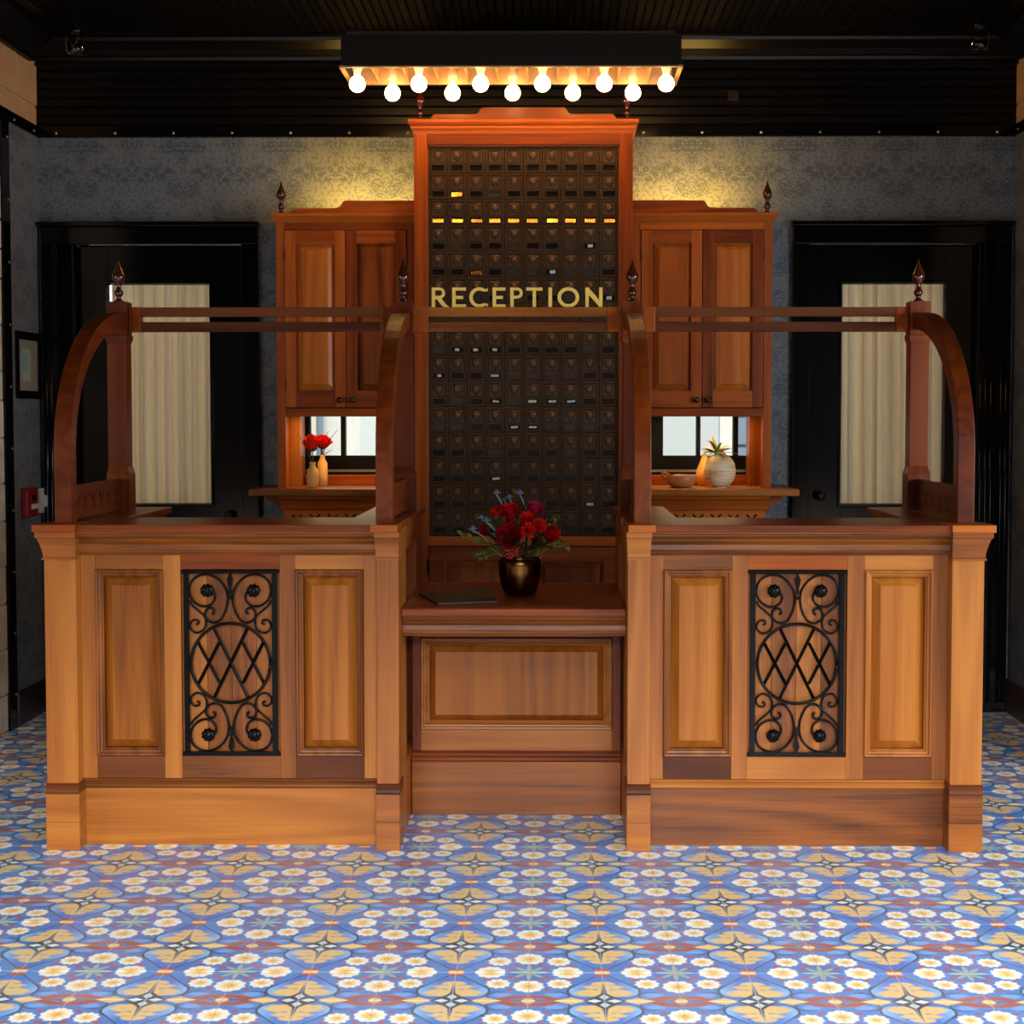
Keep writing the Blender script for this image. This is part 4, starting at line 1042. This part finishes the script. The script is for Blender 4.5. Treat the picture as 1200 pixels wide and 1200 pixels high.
# ------------------------------------------------------------------ flowers
def petal(b_, base, dirv, up, w_, l_, curl, n=4, m_=4):
    "cupped petal starting at base, growing along up and leaning out along dirv"
    side = dirv.cross(up).normalized(); n0 = len(b_.v)
    for i in range(n+1):
        f = i/n; out = dirv*(l_*(curl[0]*f+curl[1]*f*f)); rise = up*(l_*(f-.25*curl[1]*f*f))
        ww = w_*math.sin(PI*(.18+.72*f))**.7*(1.0 if f < .95 else .8)
        for j in range(m_+1):
            g_ = (j/m_-.5)*2
            b_.v.append(base+out+rise+side*(ww*g_)-dirv*(ww*.55*g_*g_))
    for i in range(n):
        for j in range(m_):
            q = n0+i*(m_+1)+j; b_.f.append((q, q+1, q+m_+2, q+m_+1))
def rose(c, r, axis, mat, name, label, group=None, cat='flower', stem_to=None, layers=4):
    c = Vector(c); axis = Vector(axis).normalized()
    t1 = axis.orthogonal().normalized(); t2 = axis.cross(t1)
    root = thing(name, c, label, cat, group)
    b_ = MB(); k0 = 0
    for L in range(layers):
        n_ = 3+L*2; rad = r*(.10+.62*L/(layers-1)); ln_ = r*(1.15-.12*L)
        for k in range(n_):
            a_ = 2*PI*(k+.5*(L % 2))/n_+L*.4+R.uniform(-.12, .12)
            dv = t1*math.cos(a_)+t2*math.sin(a_)
            petal(b_, c-axis*(r*.45)+dv*rad*.55, dv, axis, r*(.42+.16*L/(layers-1)), ln_, (.10+.30*L/layers, .06+.30*L/layers))
    o = b_.build('petals', mat, root, smooth=True)
    cx_ = MB(); n_ = 10
    for rad, d_ in ((.02, -.75), (.35, -.6), (.5, -.4), (.42, -.2)):
        cx_.v += [c+axis*(r*d_)+(t1*math.cos(2*PI*q/n_)+t2*math.sin(2*PI*q/n_))*(r*rad) for q in range(n_)]
    cx_.f = [(a_*n_+q, a_*n_+(q+1) % n_, a_*n_+n_+(q+1) % n_, a_*n_+n_+q) for a_ in range(3) for q in range(n_)]
    cx_.build('calyx', 'leaf_dark', root, smooth=True)
    if stem_to is not None:
        s0 = c-axis*(r*.6); s1 = Vector(stem_to); mid = (s0+s1)/2-axis*.01
        MB().tube(smooth_path([s0, mid, s1], 4), .0028, 6).build('stem', 'leaf_dark', root, smooth=True)
    return root
VX, _ = at(609.5, 690, .47); VY, VZ = .47, .8432
va = thing('flower_vase', (VX, VY, VZ), 'hammered dark gold metal vase holding the red bouquet on low desk', 'vase')
MB().lathe([(.045, 0), (.058, .004), (.068, .020), (.077, .048), (.082, .085), (.083, .120), (.0825, .142), (.080, .144), (.0785, .140), (.078, .10), (.07, .05), (.05, .02), (.002, .018)], (VX, VY, VZ), 32).build('vase_body', 'vase_bronze', va, smooth=True)
vb = Vector((VX, VY, VZ+.05))
def fl(px_, py_, Y): x_, z_ = at(px_, py_, Y); return Vector((x_, Y, z_))
G = 'roses and blooms of the desk bouquet'
def into(k): return vb+Vector((R.uniform(-.03, .03), R.uniform(-.03, .03), 0))
rose(fl(597, 627, .375), 0.065, (-.15, -1, .35), 'rose_dark', 'rose', 'large dark red rose low in the front of the bouquet', G, stem_to=into(0), layers=5)
rose(fl(597, 600, .42), 0.047, (-.1, -.7, .8), 'rose_red', 'rose', 'crimson rose just below the blue thistles in the bouquet', G, stem_to=into(1))
rose(fl(581, 600, .44), 0.027, (-.6, -.6, .6), 'rose_orange', 'rose', 'small red bud at the bouquet edge beside the crimson rose', G, stem_to=into(2))
rose(fl(617, 608, .40), 0.034, (.1, -.9, .5), 'rose_orange', 'ranunculus', 'bright red ranunculus in the upper middle of the bouquet', G, stem_to=into(3))
rose(fl(619, 621, .37), 0.034, (.1, -1, .2), 'rose_orange', 'ranunculus', 'orange red ranunculus beside the large dark rose', G, stem_to=into(4))
rose(fl(632, 616, .38), 0.033, (.4, -.9, .3), 'rose_orange', 'ranunculus', 'bright red ranunculus nestled against the drooping red rose', G, stem_to=into(5))
rose(fl(646, 626, .42), 0.044, (.7, -.7, .1), 'rose_red', 'rose', 'deep red rose leaning out over the yellow green leaf', G, stem_to=into(6))
rose(fl(627, 597, .44), 0.042, (.25, -.6, .8), 'protea_pink', 'peony', 'pink bloom with pale tipped petals topping the bouquet', G, stem_to=into(7))
rose(fl(567, 622, .47), 0.026, (-.7, -.6, .3), 'rose_dark', 'rose', 'small very dark red rose half hidden behind blue thistles', G, stem_to=into(8))
rose(fl(629, 635, .40), 0.029, (.3, -.9, 0), 'rose_dark', 'rose', 'small dark red rose tucked under the ranunculus blooms', G, stem_to=into(9))
# berries
be = thing('berry_cluster', fl(600, 648, .38), 'cluster of tiny red berries spilling over the gold vase rim', 'berries')
bc = fl(600, 647, .385); bcl = MB()
ico = MB().lathe([(.0008, -.0042), (.003, -.003), (.0042, 0), (.003, .003), (.0008, .0042)], (0, 0, 0), 6)
for k in range(46):
    q = bc+Vector((R.gauss(0, .019), R.gauss(0, .010), R.gauss(0, .010))); bcl.add([v+q for v in ico.v], ico.f)
o = bcl.build('berries', 'berry', be, smooth=True); o['kind'] = 'stuff'
MB().tube(smooth_path([bc, bc+Vector((0, .03, .02)), vb], 4), .0025).build('stem', 'leaf_dark', be)
# thistles
def thistle(p_, r, lab, base):
    root = thing('thistle', p_, lab, 'flower', 'blue thistles of the desk bouquet')
    hd = MB().lathe([(r*.15, -r), (r*.7, -r*.7), (r, 0), (r*.7, r*.75), (r*.1, r*1.1)], p_, 10); hd.build('head', 'thistle_blue', root, smooth=True)
    br = MB()
    for k in range(10):
        a_ = 2*PI*k/10; dv = Vector((math.cos(a_), math.sin(a_), .35))
        t_ = Vector((-math.sin(a_), math.cos(a_), 0))*(r*.22); n0 = len(br.v)
        q = p_-Vector((0, 0, r*.8)); br.v += [q+t_, q-t_, q+dv*(r*2.1)+Vector((0, 0, .001)), q+dv*r+Vector((0, 0, r*.3))]
        br.f += [(n0, n0+3, n0+2), (n0+3, n0+1, n0+2), (n0, n0+1, n0+3)]
    br.build('bracts', 'thistle_stem', root)
    MB().tube(smooth_path([p_-Vector((0, 0, r)), (p_*.6+base*.4), base], 4), .0022).build('stem', 'thistle_stem', root, smooth=True)
for px_, py_, Y, r, lab, bb in ((582, 577, .45, .010, 'blue thistle at the bouquet top above the small red bud', (592, 600)), (591, 585, .47, .007, 'thin blue thistle standing between two taller thistles', (596, 600)), (597, 582, .46, .009, 'blue thistle standing right above the crimson rose', (602, 598)), (609, 577, .45, .010, 'blue thistle leaning toward the pink bloom', (617, 598)),
                                (570, 609, .43, .010, 'blue green thistle pair above the dark hidden rose', (583, 624)), (564, 606, .44, .009, 'small blue thistle beside the outer thistle', (580, 622)), (554, 619, .42, .011, 'outermost blue thistle leaning over the green leaves', (573, 635))):
    thistle(fl(px_, py_, Y), r, lab, fl(*bb, Y+.02))
# leaf sprigs
def leaf(b_, base, d_, l_, w_, droop=.2):
    d_ = d_.normalized(); sd = d_.cross(Vector((0, 0, 1)))
    sd = sd.normalized() if sd.length > .01 else Vector((1, 0, 0)); up = sd.cross(d_); n0 = len(b_.v); n = 5
    for i in range(n+1):
        f = i/n; c_ = base+d_*(l_*f)-Vector((0, 0, droop*l_*f*f)); ww = w_*math.sin(PI*(.06+.94*f))**.8 if f < 1 else .0005
        b_.v += [c_-sd*ww+up*(ww*.35), c_, c_+sd*ww+up*(ww*.35)]
    for i in range(n):
        for j in range(2): q = n0+i*3+j; b_.f.append((q, q+1, q+4, q+3))
def sprig(name, lab, base, tip, n, l_, w_, mat, group, cat='leaves'):
    base, tip = Vector(base), Vector(tip); root = thing(name, base, lab, cat, group)
    d_ = tip-base; mid = (base+tip)/2+Vector((0, 0, .012))
    pth = smooth_path([base, mid, tip], 6); MB().tube(pth, .0018, 5).build('stem', mat, root)
    for k in range(n):
        f = .35+.65*k/(n-1); q = pth[min(int(f*(len(pth)-1)), len(pth)-1)]
        a_ = R.uniform(-1, 1); sd = d_.normalized().cross(Vector((0, 0, 1))).normalized()*(1 if k % 2 else -1)
        lb = MB(); leaf(lb, q, d_.normalized()*.8+sd*.7+Vector((0, 0, R.uniform(-.3, .6))), l_*R.uniform(.75, 1.1), w_, R.uniform(.05, .35)); lb.build('leaf', mat, root, smooth=True)
LG = 'green leaf sprigs of the desk bouquet'
rim = lambda px_: fl(px_, 652, .40)
sprig('leaf_sprig', 'green leaf sprig pointing at the left counter above the folder', rim(590), fl(542, 629, .42), 8, .048, .011, 'leaf_green', LG)
sprig('leaf_sprig', 'pale green leaf sprig drooping over the leather folder', rim(588), fl(558, 650, .38), 7, .044, .011, 'leaf_green', LG)
sprig('leaf_sprig', 'drooping dark sprig with lowest leaf beside the gold vase', rim(592), fl(563, 655, .36), 6, .040, .010, 'leaf_green', LG)
sprig('leaf_sprig', 'yellow green broad leaf sprig below the deep red rose', rim(628), fl(660, 640, .36), 6, .062, .014, 'leaf_green', LG)
sprig('leaf_sprig', 'feathery green sprig rising behind the deep red rose', rim(628), fl(657, 605, .50), 10, .046, .007, 'leaf_green', LG)
sprig('leaf_sprig', 'dark leaf sprig in front of the gold vase rim', rim(612), fl(616, 650, .33), 5, .032, .008, 'leaf_dark', LG)
sprig('leaf_sprig', 'dark leaf sprig tucked under the large dark rose', rim(600), fl(578, 640, .37), 6, .034, .009, 'leaf_dark', LG)
sprig('leaf_sprig', 'dark leaf sprig between pink bloom and deep red rose', rim(620), fl(645, 606, .46), 6, .034, .009, 'leaf_dark', LG)

for k, (px_, py_, Y_, lab) in enumerate(((586, 632, .36, 'dark leaf sprig beside the large dark red rose, over the folder'), (610, 640, .34, 'dark leaf sprig between the berries and the orange red ranunculus'),
                                   (636, 640, .37, 'dark leaf sprig under the small tucked dark rose'), (574, 628, .46, 'dark leaf sprig behind the outermost blue thistle stem'), (650, 634, .44, 'dark leaf sprig under the leaning deep red rose'),
                                   (607, 606, .48, 'dark leaf sprig behind the crimson rose and red ranunculus'), (590, 612, .47, 'dark leaf sprig between crimson rose and large dark rose'), (640, 612, .47, 'dark leaf sprig behind the ranunculus next to the leaning rose'), (624, 641, .345, 'dark leaf sprig hanging over the gold vase rim by the broad leaf'))):
    sprig('leaf_sprig', lab, rim(609+(px_-609)*.35), fl(px_, py_, Y_), 8, .044, .013, 'leaf_dark', 'dark filler sprigs of the desk bouquet')
# ------------------------------------------------------------------ things in the niches
NZ = 1.1713
def nv(px_, Y): return at(px_, 560, Y)[0]
x_ = nv(366.5, 2.22)
v1 = thing('bud_vase', (x_, 2.22, NZ), 'taller ochre ceramic bud vase with red carnation in niche', 'vase', 'ochre bud vases')
MB().lathe([(.024, 0), (.027, .004), (.029, .03), (.031, .06), (.027, .085), (.016, .10), (.014, .115), (.017, .125), (.013, .124), (.011, .1)], (x_, 2.22, NZ), 20).build('vase_body', 'ceramic_ochre', v1, smooth=True)
x2 = nv(378, 2.40)
v2 = thing('bud_vase', (x2, 2.40, NZ+.0002), 'shorter ochre ceramic bud vase standing behind the taller one', 'vase', 'ochre bud vases')
MB().lathe([(.022, 0), (.026, .004), (.027, .05), (.025, .115), (.014, .135), (.012, .15), (.015, .158), (.011, .157)], (x2, 2.40, NZ), 20).build('vase_body', 'ceramic_ochre', v2, smooth=True)
def nf(px_, py_, Y): a_, b_ = at(px_, py_, Y); return Vector((a_, Y, b_))
rose(nf(365, 519, 2.20), 0.062, (-.1, -.3, 1), 'rose_orange', 'carnation', 'wide bright red carnation in the taller bud vase', stem_to=Vector((x_, 2.22, NZ+.09)), layers=5)
rose(nf(379, 518, 2.40), 0.054, (.4, -.3, .9), 'rose_red', 'carnation', 'darker red carnation in the shorter bud vase', stem_to=Vector((x2, 2.40, NZ+.12)), layers=4)
def twig(p0, pts, lab):
    root = thing('twig', p0, lab, 'twig', 'dry twigs with the red carnations')
    MB().tube(smooth_path([p0]+[nf(*q) for q in pts], 4), .003, 5, .0012).build('stem', 'twig', root)
    lb = MB(); e_ = nf(*pts[-1]); leaf(lb, nf(*pts[-2]), e_-nf(*pts[-2])+Vector((0, 0, .005)), .035, .003); lb.build('leaf', 'twig', root)
tp = Vector((x2, 2.40, NZ+.15)); tq = Vector((x_, 2.22, NZ+.115))
twig(tp, [(383, 520, 2.40), (396, 503, 2.40)], 'dry twig reaching up across the bright window pane')
twig(tp, [(378, 520, 2.41), (385, 505, 2.41)], 'short dry twig standing behind the darker carnation')
twig(tq, [(356, 520, 2.22), (349, 509, 2.22)], 'dry twig leaning toward the niche side board')
twig(tp, [(381, 532, 2.38), (389, 527, 2.38)], 'low dry twig curling out below the darker carnation')
# round vase with leaves and wooden bowl
xv = nv(843.5, 2.24)
rv = thing('round_vase', (xv, 2.24, NZ), 'round cream ribbed ceramic vase with yellow leaves in niche', 'vase')
prf = []
for k in range(25):
    f = k/24; a_ = -PI/2+f*(PI*.90); r_ = .0785*math.cos(a_)**.9 if math.cos(a_) > 0 else .01
    prf.append((max(r_, .034 if f < .1 else .02)+.0008*(k % 2), .082+.086*math.sin(a_) if f > .04 else 0))
prf[0] = (.034, 0)
prf += [(.026, .176), (.022, .170), (.02, .15)]
MB().lathe(prf, (xv, 2.24, NZ), 32).build('vase_body', 'ceramic_cream', rv, smooth=True)
xg = nv(825.5, 2.40)
gv = thing('gourd_vase', (xg, 2.40, NZ+.0002), 'slim ochre gourd shaped vase half hidden behind the round vase', 'vase')
MB().lathe([(.026, 0), (.036, .006), (.044, .03), (.045, .055), (.036, .09), (.024, .118), (.016, .140), (.014, .155), (.017, .160), (.012, .158)], (xg, 2.40, NZ), 20).build('vase_body', 'ceramic_ochre', gv, smooth=True)
pl = thing('leaf_bunch', (xv, 2.24, NZ+.16), 'bunch of yellow green strap leaves standing in the round vase', 'leaves')
for k in range(30):
    a_ = R.uniform(0, 2*PI); el = R.uniform(.1, 1.3)
    lb = MB(); leaf(lb, Vector((xv-.015, 2.24, NZ+.165)), Vector((math.cos(a_)*math.cos(el), math.sin(a_)*math.cos(el), math.sin(el))), R.uniform(.085, .125), .010, R.uniform(.1, .5))
    lb.build('leaf', 'leaf_yellow' if k % 3 else 'leaf_green', pl, smooth=True)
MB().tube([(xv, 2.24, NZ+.10), (xv-.01, 2.24, NZ+.17)], .008).build('stem', 'leaf_yellow', pl)
xb = nv(798, 2.22)
bw = thing('wooden_bowl', (xb, 2.22, NZ), 'low carved wooden bowl with mottled sides beside round vase', 'bowl')
MB().lathe([(.034, 0), (.050, .004), (.070, .022), (.078, .045), (.075, .062), (.071, .064), (.070, .055), (.06, .025), (.03, .012), (.001, .011)], (xb, 2.22, NZ), 28).build('bowl_body', 'bowl_wood', bw, smooth=True)
MB().tube(smooth_path([(xb-.074, 2.22, NZ+.045), (xb-.095, 2.21, NZ+.062), (xb-.085, 2.20, NZ+.074), (xb-.06, 2.20, NZ+.064)], 5), .006, 8).build('handle', 'bowl_wood', bw, smooth=True)
MB().tube(smooth_path([(xb-.06, 2.18, NZ+.066), (xb-.01, 2.17, NZ+.070), (xb+.05, 2.18, NZ+.066)], 5), .004, 6).build('rim_twig', 'twig', bw, smooth=True)
